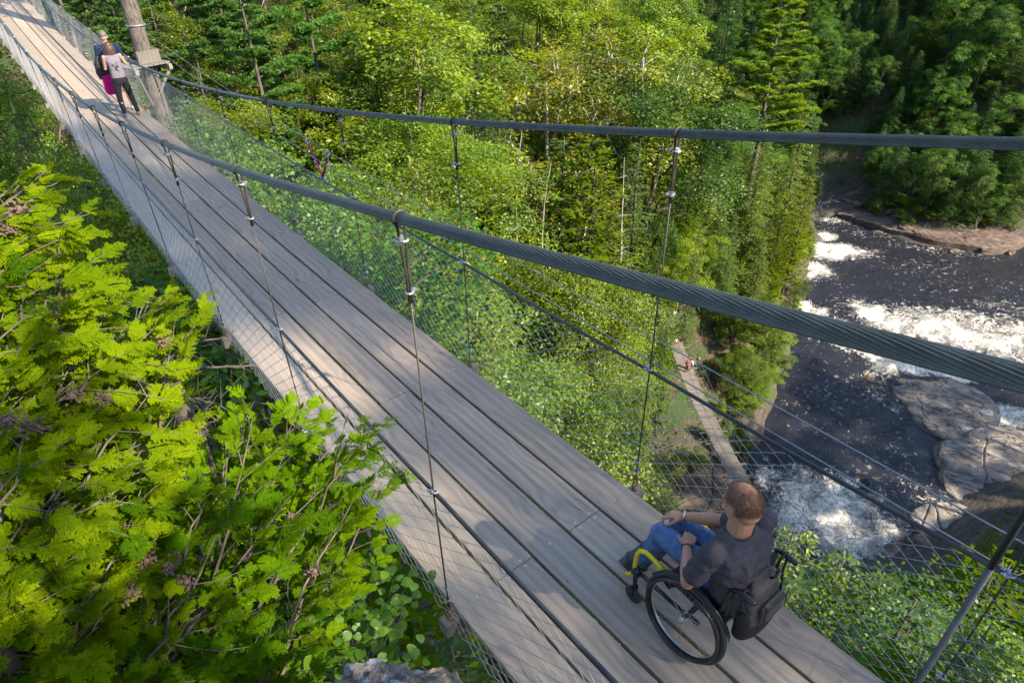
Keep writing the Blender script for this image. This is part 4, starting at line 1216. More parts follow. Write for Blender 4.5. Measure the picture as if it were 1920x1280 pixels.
    placed.append((x, y, 3)); NF['n'] += 1
print("forest trees", NF, nper)

# unseen shade trees added on the near cliff, behind and beside the viewpoint
SH = [(14.3, -28, 30, KB[0]), (15.8, -29.5, 34, KB[1]), (14.6, -25.5, 28.5, KB[2]), (-.6, -7.6, 10.4, KC[0])]
for i in range(2, 15):
    x = 21 + 6.6 * i; SH.append((x, -22 - .31 * (x - 20) + (i % 3) * 2, 17 + (i * 7 % 5), [KB[0], KH[0], KB[1]][i % 3]))
for x, y, H, kk in SH:
    gz_ = ground(x, y)[0]
    if kk is KC[0]: plant(kk, x, y, H, -.3, 'dark', "unseen dense cedar added behind the viewpoint to shade the foreground boughs", wid=1.5, name="cedar_tree")
    else: plant(kk, x, y, H, gz_, 'dark', "unseen tall dark tree along the near rim of the gorge, added for its shade", "added shade trees along the near rim of the gorge", wid=.42 if x < 18.5 else 1.25)


def at_ground(u, v):
    d = ray(u, v); t = np.arange(20, 260, .8); P = CAM + d * t[:, None]; G = ground(P[:, 0], P[:, 1]); j = np.argmax(G > P[:, 2]); return P[j], G[j]


# bushes and saplings along the wooded bank, rooted in its face
rb = np.random.default_rng(808); nb_ = 0
for k_ in range(260):
    u = rb.uniform(1290, 1556); v = rb.uniform(400, 900)
    edge = np.interp(v, [400, 430, 520, 600, 660, 750, 810, 880, 900], [1552, 1545, 1505, 1488, 1476, 1448, 1424, 1392, 1380])
    if u > edge + 6 or u < edge - 110: continue
    p, gz_ = at_ground(u, v)
    if gz_ < WZ + .5 or any(math.hypot(p[0] - t[0], p[1] - t[1]) < 1.5 for t in TREES): continue
    H = rb.uniform(3.2, 6.0)
    for _ in range(5):
        if not blocks(p[0], p[1], gz_, H, H * .2): break
        H *= .85
    if H < 2.2: continue
    kk = [KB[3], KC[0], KB[1], KH[2]][rb.integers(0, 4)]
    plant(kk, p[0], p[1], H, gz_ - .2, [(1.1, 1.05, .8), (.8, .8, .8), (1.3, 1.2, .7)][rb.integers(0, 3)], "low sapling rooted in the face of the wooded river bank", "saplings on the face of the wooded river bank", name="sapling", wid=1.9); nb_ += 1
for k_ in range(200):
    u = rb.uniform(1570, 1915); v = rb.uniform(0, 400); p, gz_ = at_ground(u, v)
    if gz_ < -45 or any(math.hypot(p[0] - t[0], p[1] - t[1]) < 2.6 for t in TREES) or (1570 < u < 1612 and v > 160): continue
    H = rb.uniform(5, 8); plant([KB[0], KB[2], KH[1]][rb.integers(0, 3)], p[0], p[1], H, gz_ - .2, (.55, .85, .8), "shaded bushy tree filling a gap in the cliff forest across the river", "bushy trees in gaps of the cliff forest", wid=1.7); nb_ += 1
for k_ in range(240):
    u = rb.uniform(-60, 300); v = rb.uniform(60, 560); p, gz_ = at_ground(u, v)
    if p[0] > -2.6 or p[0] < -30 or any(math.hypot(p[0] - t[0], p[1] - t[1]) < 2.0 for t in TREES): continue
    H = rb.uniform(6.5, 10.5); kk = [KHN[0], KHN[1], KBN[1], KHN[0]][rb.integers(0, 4)]
    for _ in range(8):
        if not blocks(p[0], p[1], gz_, H, kk.R * H / kk.H * 1.2): break
        H *= .88
    if H < 3: continue
    plant(kk, p[0], p[1], H, gz_ - .2, (1.25 * rb.uniform(.8, 1.2), 1.35, .8), "green forest tree rising from the gorge left of the bridge", "forest trees left of the bridge", wid=1.3); nb_ += 1
for k_ in range(60):
    u = rb.uniform(1600, 1915); v = rb.uniform(385, 425) + max(0, (u - 1650) * .06); p, gz_ = at_ground(u, v)
    if gz_ < WZ + .8 or any(math.hypot(p[0] - t[0], p[1] - t[1]) < 1.6 for t in TREES): continue
    plant([KB[3], KB[1]][k_ % 2], p[0], p[1], rb.uniform(1.6, 3.0), gz_ - .1, (1.0, 1.1, .8), "low green bush on the rubble of the far shore", "bushes on the far shore", name="bush", wid=1.9, cat="bush"); nb_ += 1
print("bank", nb_)

# undergrowth of ferns, moss and seedlings: nobody could count it
ru = np.random.default_rng(55)
n = 60000
uu = ru.uniform(-40, 1960, n * 2); ds = ru.uniform(0, 1, n * 2)
sel = idx[ru.integers(0, len(idx), n)]
ux = X_[sel] + ru.uniform(-1.6, 1.6, n); uy = Y_[sel] + ru.uniform(-1.6, 1.6, n); uz = ground(ux, uy)
cl_ = np.sin(ux * .9) * np.cos(uy * .8 + 1) + ru.normal(0, .4, n) > -.2
ux, uy, uz = ux[cl_], uy[cl_], uz[cl_]
kp = uz > WZ + 1.8; ux, uy, uz = ux[kp], uy[kp], uz[kp]; n = len(ux)
per = 5
C = np.repeat(np.c_[ux, uy, uz + .15], per, 0) + ru.normal(0, .22, (n * per, 3)) * [1, 1, .8]
A_ = unit(ru.normal(0, 1, (n * per, 3)) + up * .3); N_ = unit(up + ru.normal(0, .45, (n * per, 3)))
sc = ru.uniform(.16, .42, n * per)
me = quadmesh("undergrowth", leaves(C, A_, N_, sc, sc * .5), M['leaf'], np.clip(ru.normal(.42, .2, n * per), 0, 1))
o = bpy.data.objects.new("undergrowth", me); COL.objects.link(o); o.color = (.7, .9, .8, 1); tag(o, "low green ferns and seedlings covering the forest floor", "undergrowth", kind="stuff")
# ------------------------------------------------------------------ foreground white cedars
rc = np.random.default_rng(101)


def frond(r, L=.16):
    """one flat scale-leaf spray lying in its local xy plane, stem at the origin; (n,3,...) leaf data"""
    C = []; A = []; S = []; W = []; mb_ = []
    nb = 9; curve_ = r.uniform(-.7, .7)
    for i in range(nb):
        t = .08 + .9 * (i + r.uniform(-.3, .3)) / nb; base = np.array([t * L, curve_ * L * t * t * .5, -.18 * L * t * t]); head = math.atan(curve_ * t)
        ln = L * (.47 * (1 - t) ** .7 + .08) * r.uniform(.6, 1.2)
        for s_ in (-1, 1):
            an = head + s_ * (.95 - .35 * t) * r.uniform(.85, 1.12); d = np.array([math.cos(an), math.sin(an), r.normal(-.05, .08)])
            C.append(base); A.append(d); S.append(ln); W.append(.0034)
            m = max(2, int(ln / .0125))
            for q in range(m):
                tq = (q + .5) / m
                for z in (-1, 1):
                    a2 = an + z * r.uniform(.55, .8) ; l2 = (ln * .36 * (1 - tq) + .008) * r.uniform(.6, 1.2)
                    C.append(base + d * ln * tq); A.append(np.array([math.cos(a2), math.sin(a2), r.normal(-.05, .12)])); S.append(l2); W.append(.0034)
    C.append(np.zeros(3)); A.append(np.array([1, curve_ * .5, -.15])); S.append(L); W.append(.003)
    return np.array(C), np.array(A), np.array(S), np.array(W)


FR = [frond(rc) for _ in range(6)]


def cedar_boughs(tips, trunk_pts, seed):
    """tips: list of (point, density); boughs run from the trunk to each tip and carry flat sprays"""
    r = np.random.default_rng(seed); Q = []; T = []; wood = MB(); cones = []
    for tip, vig in tips:
        tip = np.asarray(tip, float); tp = trunk_pts; dist = np.linalg.norm(tp[:, :2] - tip[:2], axis=1)
        zt = tip[2] - .15 - .35 * dist.min(); j = np.argmin(np.abs(tp[:, 2] - zt)); root = tp[j]
        v_ = tip - root; L = np.linalg.norm(v_)
        P = curve(root, tip, r, 14, .10, 0); P[:, 2] += .05 * L * np.sin(np.linspace(0, 1, 14) * np.pi)
        wood.tube(P, np.linspace(.006 + .006 * L, .002, 14), 5, caps=False)
        fr0 = max(0.0, 1 - .85 / max(L, .2))
        d0 = unit(v_); pn = unit(up + r.normal(0, .35, 3) - d0 * .2)
        nt = int(10 * vig)
        bt = r.normal(-.05, .2)
        for q in range(nt):
            t = fr0 + (1 - fr0) * (q + r.uniform(0, .8)) / nt; f = t * 13; i = min(12, int(f)); c = P[i] + (P[i + 1] - P[i]) * (f - i)
            dloc = unit(P[min(13, i + 1)] - P[max(0, i - 1)]); sd = unit(np.cross(pn, dloc)); s_ = 1 if q % 2 else -1
            ln = (.10 + .26 * (1 - t) ** .5) * r.uniform(.7, 1.15)
            dd = unit(dloc * r.uniform(.7, 1.0) + sd * s_ * r.uniform(.5, .95) + r.normal(0, .14, 3))
            e = c + dd * ln - up * .12 * ln; W_ = curve(c, e, r, 4, .08); wood.tube(W_, [.0028, .0022, .0018, .0012], 4, caps=False)
            for w in range(int(3 + 11 * ln)):
                tw = r.uniform(.25, 1.0) if w else 1.0; cc = c + (e - c) * tw
                F_ = FR[r.integers(0, 6)]; sc = r.uniform(.38, .80) * (1.0 if tw > .9 else .8)
                ax = unit(dd + sd * r.normal(0, .55) * (0 if tw == 1 else 1.2) + r.normal(0, .15, 3) - up * .25); nn = unit(pn + r.normal(0, .42, 3)); nn = unit(nn - ax * (nn @ ax)); by = np.cross(nn, ax)
                R_ = np.stack([ax, by, nn], 0)
                Cw = F_[0] * sc @ R_ + cc; Aw = F_[1] @ R_; n = len(Cw)
                Q.append(leaves(Cw, Aw, np.tile(nn, (n, 1)) + r.normal(0, .15, (n, 3)), F_[2] * sc, F_[3] * 1.75))
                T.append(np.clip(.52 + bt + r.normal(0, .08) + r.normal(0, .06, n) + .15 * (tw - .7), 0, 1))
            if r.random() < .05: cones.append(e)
    return np.concatenate(Q), np.concatenate(T), wood, cones


def surf_D(u, v):
    """distance of the foliage front, metres"""
    return 2.45 + .0016 * max(0, u - 60) + .0010 * max(0, 900 - v) + .0004 * max(0, v - 900)


REG = [np.array([(-60, 330), (60, 345), (130, 410), (110, 520), (190, 590), (250, 535), (325, 560), (345, 640), (285, 700), (330, 835), (430, 800), (480, 735), (560, 770), (650, 830), (700, 905), (690, 1000), (625, 1100), (560, 1210), (560, 1330), (-60, 1330)], float)]
trunkA = np.array([at(-60, 1500, 3.2) + np.array([0, 0, .45 * i - 1.2]) for i in range(9)])
trunkB = np.array([at(330, 1620, 3.9) + np.array([0, 0, .40 * i - 1.0]) for i in range(9)])
tA = []; tB = []
rt = np.random.default_rng(202)
pts = []
while len(pts) < 150:
    u, v = rt.uniform(-60, 700), rt.uniform(330, 1330)
    if not inpoly(u, v, REG[0]): continue
    if pts and min(math.hypot(u - a, v - b) for a, b in pts) < 36 + .02 * (1300 - v) * 0: 
        if rt.random() < .93: continue
    pts.append((u, v))
for u, v in pts:
    layer = rt.random(); D = surf_D(u, v) + (0 if layer < .55 else rt.uniform(.25, 1.1)) + rt.normal(0, .12)
    (tA if (u < 300 - (v - 900) * .1) else tB).append((at(u, v, D), rt.uniform(.8, 1.3)))
# named outlying tips
for u, v, D in [(280, 545, 3.35), (330, 590, 3.4), (300, 640, 3.3), (225, 610, 3.2), (690, 800, 4.1), (640, 815, 4.0), (560, 765, 3.9), (715, 905, 4.1), (650, 880, 3.9), (480, 745, 3.8), (60, 350, 3.3), (20, 390, 3.1), (100, 420, 3.3), (40, 340, 3.4)]:
    (tA if u < 350 else tB).append((at(u, v, D), 1.3))
for tips, tr_, sd, lab in ((tA, trunkA, 1, "foreground cedar with sunlit yellow-green feathery sprays filling the left edge"), (tB, trunkB, 2, "foreground cedar with darker feathery sprays reaching over the left net")):
    root = empty("cedar_tree", tr_[0]); tag(root, lab, "tree")
    Q, T, wood, cones = cedar_boughs(tips, tr_, sd)
    me = quadmesh("crown", Q - tr_[0], M['cedar'], T); o = bpy.data.objects.new("crown", me); COL.objects.link(o); o.parent = root; o.color = (1.02, 1.02, .9, 1) if sd == 1 else (.75, .92, .8, 1)
    o = wood.build("branches", M['barkd2'] if 'barkd2' in M else M['bark'], None, True, loc=tr_[0]); o.parent = root; o.location = (0, 0, 0)
    mb = MB(); mb.tube(np.vstack([tr_[0] - [0, 0, 9], tr_]), np.r_[.10, np.linspace(.07, .02, len(tr_))], 9); o = mb.build("trunk", M['bark'], None, True, loc=tr_[0]); o.parent = root; o.location = (0, 0, 0)
    spots = [(135, 742, 2.75), (195, 745, 2.8), (15, 790, 2.5), (20, 430, 3.0), (35, 392, 3.1), (60, 800, 2.55), (300, 640, 3.2)] if sd == 1 else [(548, 970, 3.35), (320, 1062, 2.9), (350, 1090, 2.95), (240, 1112, 2.8), (275, 1050, 2.85), (590, 1070, 3.4)]
    for u, v, D in spots:
        c = at(u, v, D - .22); mb = MB()
        for q in range(42):
            p = rt.normal(0, .012, 3) * [1.3, 1.3, .9]; d = unit(p + rt.normal(0, .01, 3)); R = Vector(d).to_track_quat('Z', 'Y').to_matrix()
            mb.ball(c + p, (.0042, .0042, .009), 6, R)
        mb.ball(c, .014, 8)
        o = mb.build("cone_cluster", M['cone'], None, True, loc=tr_[0]); o.parent = root; o.location = (0, 0, 0)

# bare dark trunk with dead limbs between the cedar and the bridge
r = np.random.default_rng(31)
P0 = [at(288, 655, 4.6), at(310, 700, 4.65), at(335, 755, 4.8), at(362, 815, 5.1), at(385, 880, 5.6), at(400, 960, 6.6), at(410, 1040, 8.5), at(415, 1100, 11.5)]
b0 = P0[-1]
root = empty("dead_tree", b0); tag(root, "dark broken trunk with bare crooked limbs between the foreground cedar and the left net", "tree")
mb = MB(); mb.tube(P0, [.035, .05, .06, .068, .075, .085, .10, .13], 12); o = mb.build("trunk", M['barkb'], None, True, loc=b0); o.parent = root; o.location = (0, 0, 0)
def limb(a, b, r0, kids=4):
    mb = MB(); C = curve(a, b, r, 8, .10); mb.tube(C, np.linspace(r0, .004, 8), 6, caps=False); L = np.linalg.norm(np.array(b) - np.array(a))
    for i in range(kids):
        c = C[r.integers(2, 7)]; e = c + (unit(np.array(b) - np.array(a)) * .4 + r.normal(0, .5, 3)) * L * .35; C2 = curve(c, e, r, 5, .15); mb.tube(C2, np.linspace(r0 * .4, .002, 5), 4, caps=False)
        for q in range(2):
            c2 = C2[r.integers(1, 4)]; mb.tube(curve(c2, c2 + r.normal(0, .1, 3), r, 3, .1), [.003, .002, .001], 3, caps=False)
    o = mb.build("limb", M['barkb'], None, True, loc=b0); o.parent = root; o.location = (0, 0, 0)
for a, b, r0, kd in [((325, 700, 4.7), (478, 685, 4.9), .016, 4), ((330, 712, 4.7), (410, 790, 4.7), .014, 6), ((338, 745, 4.8), (430, 770, 5.1), .012, 4), ((350, 790, 5.0), (440, 830, 5.2), .011, 4), ((345, 760, 4.8), (400, 830, 4.9), .012, 5), ((300, 680, 4.65), (345, 655, 4.8), .01, 2), ((360, 810, 5.1), (310, 850, 5.2), .01, 3), ((335, 655, 4.9), (440, 640, 5.0), .008, 3)]:
    limb(at(*a), at(*b), r0, kd)

# round-leaved shrub below the boulder
root = empty("round_leaved_shrub", at(640, 1330, 5.2)); tag(root, "shaded shrub with rounded green leaves between the lichen boulder and the foreground cedar", "shrub")
L0 = np.array(root.location); Pq = []; Aq = []; Nq = []; mb = MB(); r = np.random.default_rng(88)
for i in range(62):
    u, v = r.uniform(520, 770), r.uniform(1050, 1290)
    c = at(u, v, r.uniform(3.9, 4.8)); st = L0 + r.normal(0, .12, 3); mb.tube(curve(st, c, r, 5, .1), [.005, .004, .003, .002, .0015], 4, caps=False)
    for q in range(7):
        p = c + r.normal(0, .07, 3) - np.array([0, 0, .02]); Pq.append(p); Aq.append(unit(r.normal(0, 1, 3) * [1, 1, .25])); Nq.append(unit(up + r.normal(0, .3, 3)))
Pq = np.array(Pq); Aq = np.array(Aq); Nq = np.array(Nq)
V = []; F = []
for p, a_, n_ in zip(Pq, Aq, Nq):
    b_ = unit(np.cross(n_, a_)); s_ = r.uniform(.045, .085)
    ring_ = [(0, 0), (.12, .30), (.35, .46), (.62, .42), (.85, .22), (1.05, 0), (.85, -.22), (.62, -.42), (.35, -.46), (.12, -.30)]
    i0 = len(V); V += [p + a_ * s_ * x + b_ * s_ * y + np.cross(a_, b_) * s_ * .25 * abs(y) for x, y in ring_]; F.append(list(range(i0, i0 + 10)))
me = bpy.data.meshes.new("crown"); me.from_pydata([tuple(v - L0) for v in V], [], F); me.materials.append(M['leaf'])
a_ = me.attributes.new("tint", 'FLOAT', 'FACE'); a_.data.foreach_set("value", np.clip(r.normal(.45, .15, len(F)), 0, 1).astype(np.float32)); me.update()
o = bpy.data.objects.new("crown", me); COL.objects.link(o); o.parent = root; o.color = (.7, .95, 1.3, 1)
o = mb.build("stems", M['bark'], None, True, loc=L0); o.parent = root; o.location = (0, 0, 0)

# ------------------------------------------------------------------ platform tree, zip cables, sling
tb = at(262, 60, 27.0); pz = at(262, 122, 26.5)[2]
gz_ = ground(tb[0], tb[1])[0]
root = empty("platform_tree", (tb[0], tb[1], gz_)); tag(root, "thick brown trunk carrying the small wooden platform beside the bridge", "tree")
ln = at(275, 118, 26.6); lt = at(238, -10, 26.9); dv = (lt - ln) / (lt[2] - ln[2])
mb = MB(); zs = np.linspace(gz_ - 1, 12, 16); mb.tube([ln + dv * (z - ln[2]) if z > ln[2] - 2 else np.array([ln[0], ln[1], 0]) + dv * (-2) + np.array([0, 0, z]) for z in zs], np.linspace(.36, .22, 16), 16)
o = mb.build("trunk", M['bark'], None, True, loc=(tb[0], tb[1], gz_)); o.parent = root; o.location = (0, 0, 0)
cr = bpy.data.objects.new("crown", KH[1].crown); COL.objects.link(cr); cr.parent = root; cr.location = (dv[0] * 8, dv[1] * 8, 9 - gz_); cr.scale = (1.3, 1.3, .8); cr.color = (.8, 1, 1, 1)
# platform
pc = at(262, 120, 26.4); pl = empty("tree_platform", pc, .35); tag(pl, "small weathered wooden platform wrapped around the thick trunk left of the forest", "platform")
R_ = lambda *a: a
for i in range(7):
    mb = MB(); mb.box((-.6 + i * .2, 0, 0), (.185, 1.25, .05)); mb.build("deck_board", M['slat'], pl)
mb = MB(); mb.box((.15, -.32, .22), (.75, .12, .38)); mb.box((.52, .0, .22), (.12, .7, .38)); mb.build("trunk_block", M['slat'], pl)
for sx in (-.6, .6):
    mb = MB(); mb.box((sx, 0, -.12), (.12, 1.5, .16)); mb.build("bearer", M['joist'], pl)
for sx in (-.6, .6):
    mb = MB(); mb.tube([(sx, -.65, -.2), (0, 0, -1.4)], .05, 6); mb.build("brace", M['joist'], pl)
# safety cables
Aend = at(262, 52, 26.7); Bend = at(266, 70, 26.7)
ca = at(2150, 1145, 4.2); cb = np.array([.92, -2.29, dz(-2.29) + RAILH + .02])
cab = []
for nm, a_, b_, mids, lab in (("zip_cable", Aend, ca, None, "upper of two thin steel cables running from the platform tree past the far rail"), ("zip_cable", Bend, cb, None, "lower of two thin steel cables running from the platform tree to the far rail")):
    t = np.linspace(0, 1, 60)[:, None]; P = a_ + (b_ - a_) * t; P[:, 2] -= .55 * 4 * (t * (1 - t))[:, 0] * .5
    mb = MB(); mb.tube(P, .005, 6); o = mb.build(nm, M['thin'], None, True, loc=a_); tag(o, lab, "cable"); cab.append(P)
mb = MB(); mb.torus(ln + dv * (at(250, 48, 26.7)[2] - ln[2]), (0, 0, 1), .285, .025, 24, 6); o = mb.build("cable_collar", M['galv'], None, True, loc=tb); tag(o, "shackle collar holding the thin cables around the thick platform trunk", "cable collar")
# sling
M['pink'] = mat("magenta_webbing", (.22, .012, .10), .7)


def near_cable(P, u):
    q = to_px(P); j = int(np.nanargmin(np.abs(q[:, 0] - u))); k_ = j + 1 if q[j, 0] < u else j - 1
    f_ = (u - q[j, 0]) / (q[k_, 0] - q[j, 0]); return P[j] + (P[k_] - P[j]) * f_


s1 = near_cable(cab[0], 576); s2 = near_cable(cab[0], 613)
root = empty("climbing_sling", s1); tag(root, "magenta webbing sling hanging in a V from two white clips on a thin cable", "sling")
Ds = np.linalg.norm(s1 - CAM); k1 = (s1 + s2) / 2 - np.array([0, 0, .52])
for s_ in (s1, s2):
    mb = MB(); mb.tube([s_ - [0, 0, .08], (s_ + k1) / 2 - [0, 0, .05], k1], [.016, .015, .02], 7); o = mb.build("webbing", M['pink'], None, True, loc=s1); o.parent = root; o.location = (0, 0, 0)
    mb = MB(); mb.torus(s_ - [0, 0, .035], unit(s2 - s1) * [-1, 1, 0] + [.3, 0, 0], .045, .012, 14, 6); o = mb.build("carabiner", M['galv'], None, True, loc=s1); o.parent = root; o.location = (0, 0, 0)
mb = MB(); mb.torus(k1 - [0, 0, .05], (1, 1, 0), .05, .014, 14, 6); o = mb.build("carabiner", M['galv'], None, True, loc=s1); o.parent = root; o.location = (0, 0, 0)
mb = MB(); mb.tube([s2 - [0, 0, .08], s2 - [.1, -.05, 1.6]], .006, 5); o = mb.build("cord", M['thin'], None, True, loc=s1); o.parent = root; o.location = (0, 0, 0)
# ------------------------------------------------------------------ people
def skin_mat(name, c):
    m = mat(name, c, .45, 0, .4); k = NT(m); co = k.coord("Object")
    n = k.noise(co, 30, 4, .6); n2 = k.noise(co, 7, 2)
    cc = k.mix(k.ramp(n, [(.35, (0, 0, 0)), (.7, (.5, .5, .5))]), c, (c[0] * .82, c[1] * .62, c[2] * .55)); k.L.new(cc, k.b.inputs["Base Color"])
    k.b.inputs["Subsurface Weight"].default_value = .12; k.b.inputs["Subsurface Radius"].default_value = (.02, .008, .004)
    k.L.new(k.bump(k.noise(co, 260, 3), .15, .001), k.b.inputs["Normal"]); return m


def cloth_mat(name, a, b, sc=30, wr=.004, rough=.85):
    m = mat(name, a, rough, 0, .2); k = NT(m); co = k.coord("Object")
    n = k.noise(co, sc, 4, .6); w = k.noise(co, 9, 3, .6, 1.2); f_ = k.noise(co, 900, 2)
    c = k.ramp(k.math('ADD', k.math('MULTIPLY', n, .6), k.math('MULTIPLY', f_, .4)), [(.35, a), (.65, b)]); k.L.new(c, k.b.inputs["Base Color"])
    k.L.new(k.bump(k.math('ADD', k.math('MULTIPLY', w, 4.0), k.math('MULTIPLY', f_, .15)), .6, wr * 2), k.b.inputs["Normal"])
    k.b.inputs["Sheen Weight"].default_value = .0; return m


M['skin'] = skin_mat("tanned_skin", (.46, .235, .15))
M['skin2'] = skin_mat("fair_skin", (.46, .27, .19))
M['shirt'] = cloth_mat("charcoal_jersey", (.050, .048, .058), (.075, .072, .085))
M['jean'] = cloth_mat("washed_denim", (.045, .095, .22), (.12, .20, .36), 18)
M['hair'] = mat("brown_hair", (.085, .050, .030), .5); M['hairw'] = mat("chestnut_hair", (.075, .036, .022), .45); M['hairl'] = mat("light_brown_hair", (.16, .095, .052), .45); M['hairg'] = mat("grey_hair", (.12, .105, .10), .6)
M['black'] = mat("black_nylon", (.012, .012, .014), .55); M['blackp'] = mat("black_plastic", (.015, .015, .017), .3)
M['yellow'] = mat("yellow_powder_coat", (.75, .58, .0), .3); M['tyre'] = mat("grey_rubber_tyre", (.035, .036, .04), .75); M['alu'] = mat("brushed_aluminium", (.55, .55, .56), .3, .95)
M['bag'] = cloth_mat("grey_brown_canvas", (.085, .073, .065), (.12, .105, .095), 60, .003); M['bagd'] = cloth_mat("dark_canvas", (.025, .022, .022), (.045, .04, .038), 60, .003)
M['shoe'] = mat("dark_shoe", (.05, .045, .045), .7); M['white'] = mat("white_trainer", (.7, .7, .68), .6)
M['silver'] = mat("silver_bracelet", (.6, .6, .6), .25, 1.0)


def capsule(mb, P, R, n=14):
    """rounded tube through P with radii R"""
    P = [np.asarray(p, float) for p in P]; R = list(R)
    a = unit(P[0] - P[1]); b = unit(P[-1] - P[-2]); pp = []; rr_ = []
    for t in (0.999, .9, .7, .38): pp.append(P[0] + a * R[0] * t); rr_.append(R[0] * math.sqrt(1 - t * t))
    for i in range(len(P)):
        pp.append(P[i]); rr_.append(R[i])
        if i < len(P) - 1:
            pp.append((P[i] + P[i + 1]) / 2); rr_.append((R[i] + R[i + 1]) / 2)
    for t in (.38, .7, .9, 0.999): pp.append(P[-1] + b * R[-1] * t); rr_.append(R[-1] * math.sqrt(1 - t * t))
    mb.tube(pp, rr_, n)


def loft(mb, secs, n=28):
    """secs: (centre, half width, half depth, yaw) ellipses stacked along the body"""
    V = []
    t = np.linspace(0, 2 * np.pi, n, endpoint=False)
    for c, a, b, y in secs:
        cx, sx = math.cos(y), math.sin(y)
        x = np.sign(np.cos(t)) * np.abs(np.cos(t)) ** .85 * a; w = np.sign(np.sin(t)) * np.abs(np.sin(t)) ** .85 * b
        V.append(np.stack([c[0] + cx * x - sx * w, c[1] + sx * x + cx * w, np.full(n, c[2])], 1))
    V = np.concatenate(V); m = len(secs); F = []
    for i in range(m - 1):
        for j in range(n): F.append([i * n + j, i * n + (j + 1) % n, (i + 1) * n + (j + 1) % n, (i + 1) * n + j])
    F.append(list(range(n))[::-1]); F.append([(m - 1) * n + j for j in range(n)]); mb.add(V, F)


def fuse(mb, name, m, parent, voxel=.006, smooth=4, origin=(0, 0, 0), fold=0.0, fdir=(1, 1, 1)):
    """one continuous surface from overlapping closed pieces"""
    V = np.concatenate(mb.v); me = bpy.data.meshes.new("tmp"); me.from_pydata(V.tolist(), [], mb.f)
    o = bpy.data.objects.new("tmp", me); COL.objects.link(o)
    rm = o.modifiers.new("r", 'REMESH'); rm.mode = 'VOXEL'; rm.voxel_size = voxel
    sm = o.modifiers.new("s", 'SMOOTH'); sm.factor = .5; sm.iterations = smooth
    dg = bpy.context.evaluated_depsgraph_get(); ev = o.evaluated_get(dg); me2 = bpy.data.meshes.new_from_object(ev)
    bpy.data.objects.remove(o); bpy.data.meshes.remove(me)
    if fold:
        from mathutils import noise as mn
        co = np.empty(len(me2.vertices) * 3, np.float32); me2.vertices.foreach_get("co", co); co = co.reshape(-1, 3); nr = np.array([v.normal[:] for v in me2.vertices])
        off = np.array([1 - abs(mn.noise(Vector((p[0] * fdir[0], p[1] * fdir[1], p[2] * fdir[2])) + mn.noise_vector(Vector(p * 4.0)) * .6)) * 2.6 for p in co.astype(float)])
        co = co + nr * (off * fold)[:, None]; me2.vertices.foreach_set("co", co.astype(np.float32).ravel())
    me2.name = name; me2.materials.clear(); me2.materials.append(m)
    me2.polygons.foreach_set("use_smooth", [True] * len(me2.polygons)); me2.update()
    o = bpy.data.objects.new(name, me2); COL.objects.link(o); o.parent = parent; o.location = -Vector(origin); return o


def head(mb, c, R, s=1.0):
    """skull, jaw, nose, brows, ears; local +y is the face"""
    c = np.asarray(c, float); R = np.array(R)
    def b(p, r, q=None): mb.ball(c + R @ (np.array(p) * s), np.array(r) * s, 20, R if q is None else R @ np.array(q))
    b((0, -.012, .02), (.076, .095, .090)); b((0, .03, -.035), (.060, .062, .070)); b((0, .062, -.078), (.032, .026, .026)); b((0, -.045, -.02), (.062, .055, .062))
    b((0, .093, -.022), (.012, .020, .020)); b((0, .088, .002), (.010, .012, .024))
    for x in (-1, 1):
        b((x * .030, .070, .018), (.024, .018, .012)); b((x * .040, .062, -.030), (.024, .022, .020)); b((x * .028, .082, .000), (.011, .009, .008))
        Q = np.array(Matrix.Rotation(x * -.35, 3, 'Z')); b((x * .080, -.012, -.012), (.009, .020, .033), Q); b((x * .082, -.012, -.038), (.008, .012, .012), Q)
    b((0, .085, -.052), (.024, .010, .006)); b((0, .083, -.062), (.020, .010, .006))


def hand(mb, wrist, d, nrm, curl, side, s=1.0, spread=.12):
    """d: direction wrist to knuckles, nrm: back of the hand, side: +1 thumb toward cross(d,nrm)"""
    d = unit(np.asarray(d, float)); nrm = np.asarray(nrm, float); nrm = unit(nrm - d * (nrm @ d)); sd = np.cross(d, nrm) * side; w = np.asarray(wrist, float)
    R = np.stack([sd, d, nrm], 1)
    mb.ball(w + d * .046 * s, np.array((.040, .052, .017)) * s, 16, R); mb.ball(w + d * .070 * s, np.array((.041, .025, .015)) * s, 16, R); mb.ball(w + d * .03 * s + sd * .026 * s - nrm * .008 * s, np.array((.018, .030, .015)) * s, 12, R)
    for i, (o_, ln) in enumerate(((.030, .070), (.010, .080), (-.011, .074), (-.030, .058))):
        p = w + (d * (.088 - .006 * abs(i - 1)) + sd * o_) * s; a = 0; P = [p - d * .01 * s]; q = p
        for j, fr in enumerate((.45, .32, .23)):
            a += curl[j] * (1 + .12 * i); dr = d * math.cos(a) - nrm * math.sin(a) + sd * spread * (1.5 - i) * .35; q = q + unit(dr) * ln * fr * s; P.append(q)
        capsule(mb, P, [.0095 * s, .0090 * s, .0080 * s, .0070 * s], 8)
    p = w + (d * .022 + sd * .034 - nrm * .004) * s; P = [p]; q = p; a = .75
    for fr in (.034, .030, .024):
        dr = d * math.cos(a) + sd * math.sin(a) - nrm * .35; q = q + unit(dr) * fr * s; P.append(q); a -= .28
    capsule(mb, P, [.0125 * s, .0115 * s, .0100 * s, .0080 * s], 8)


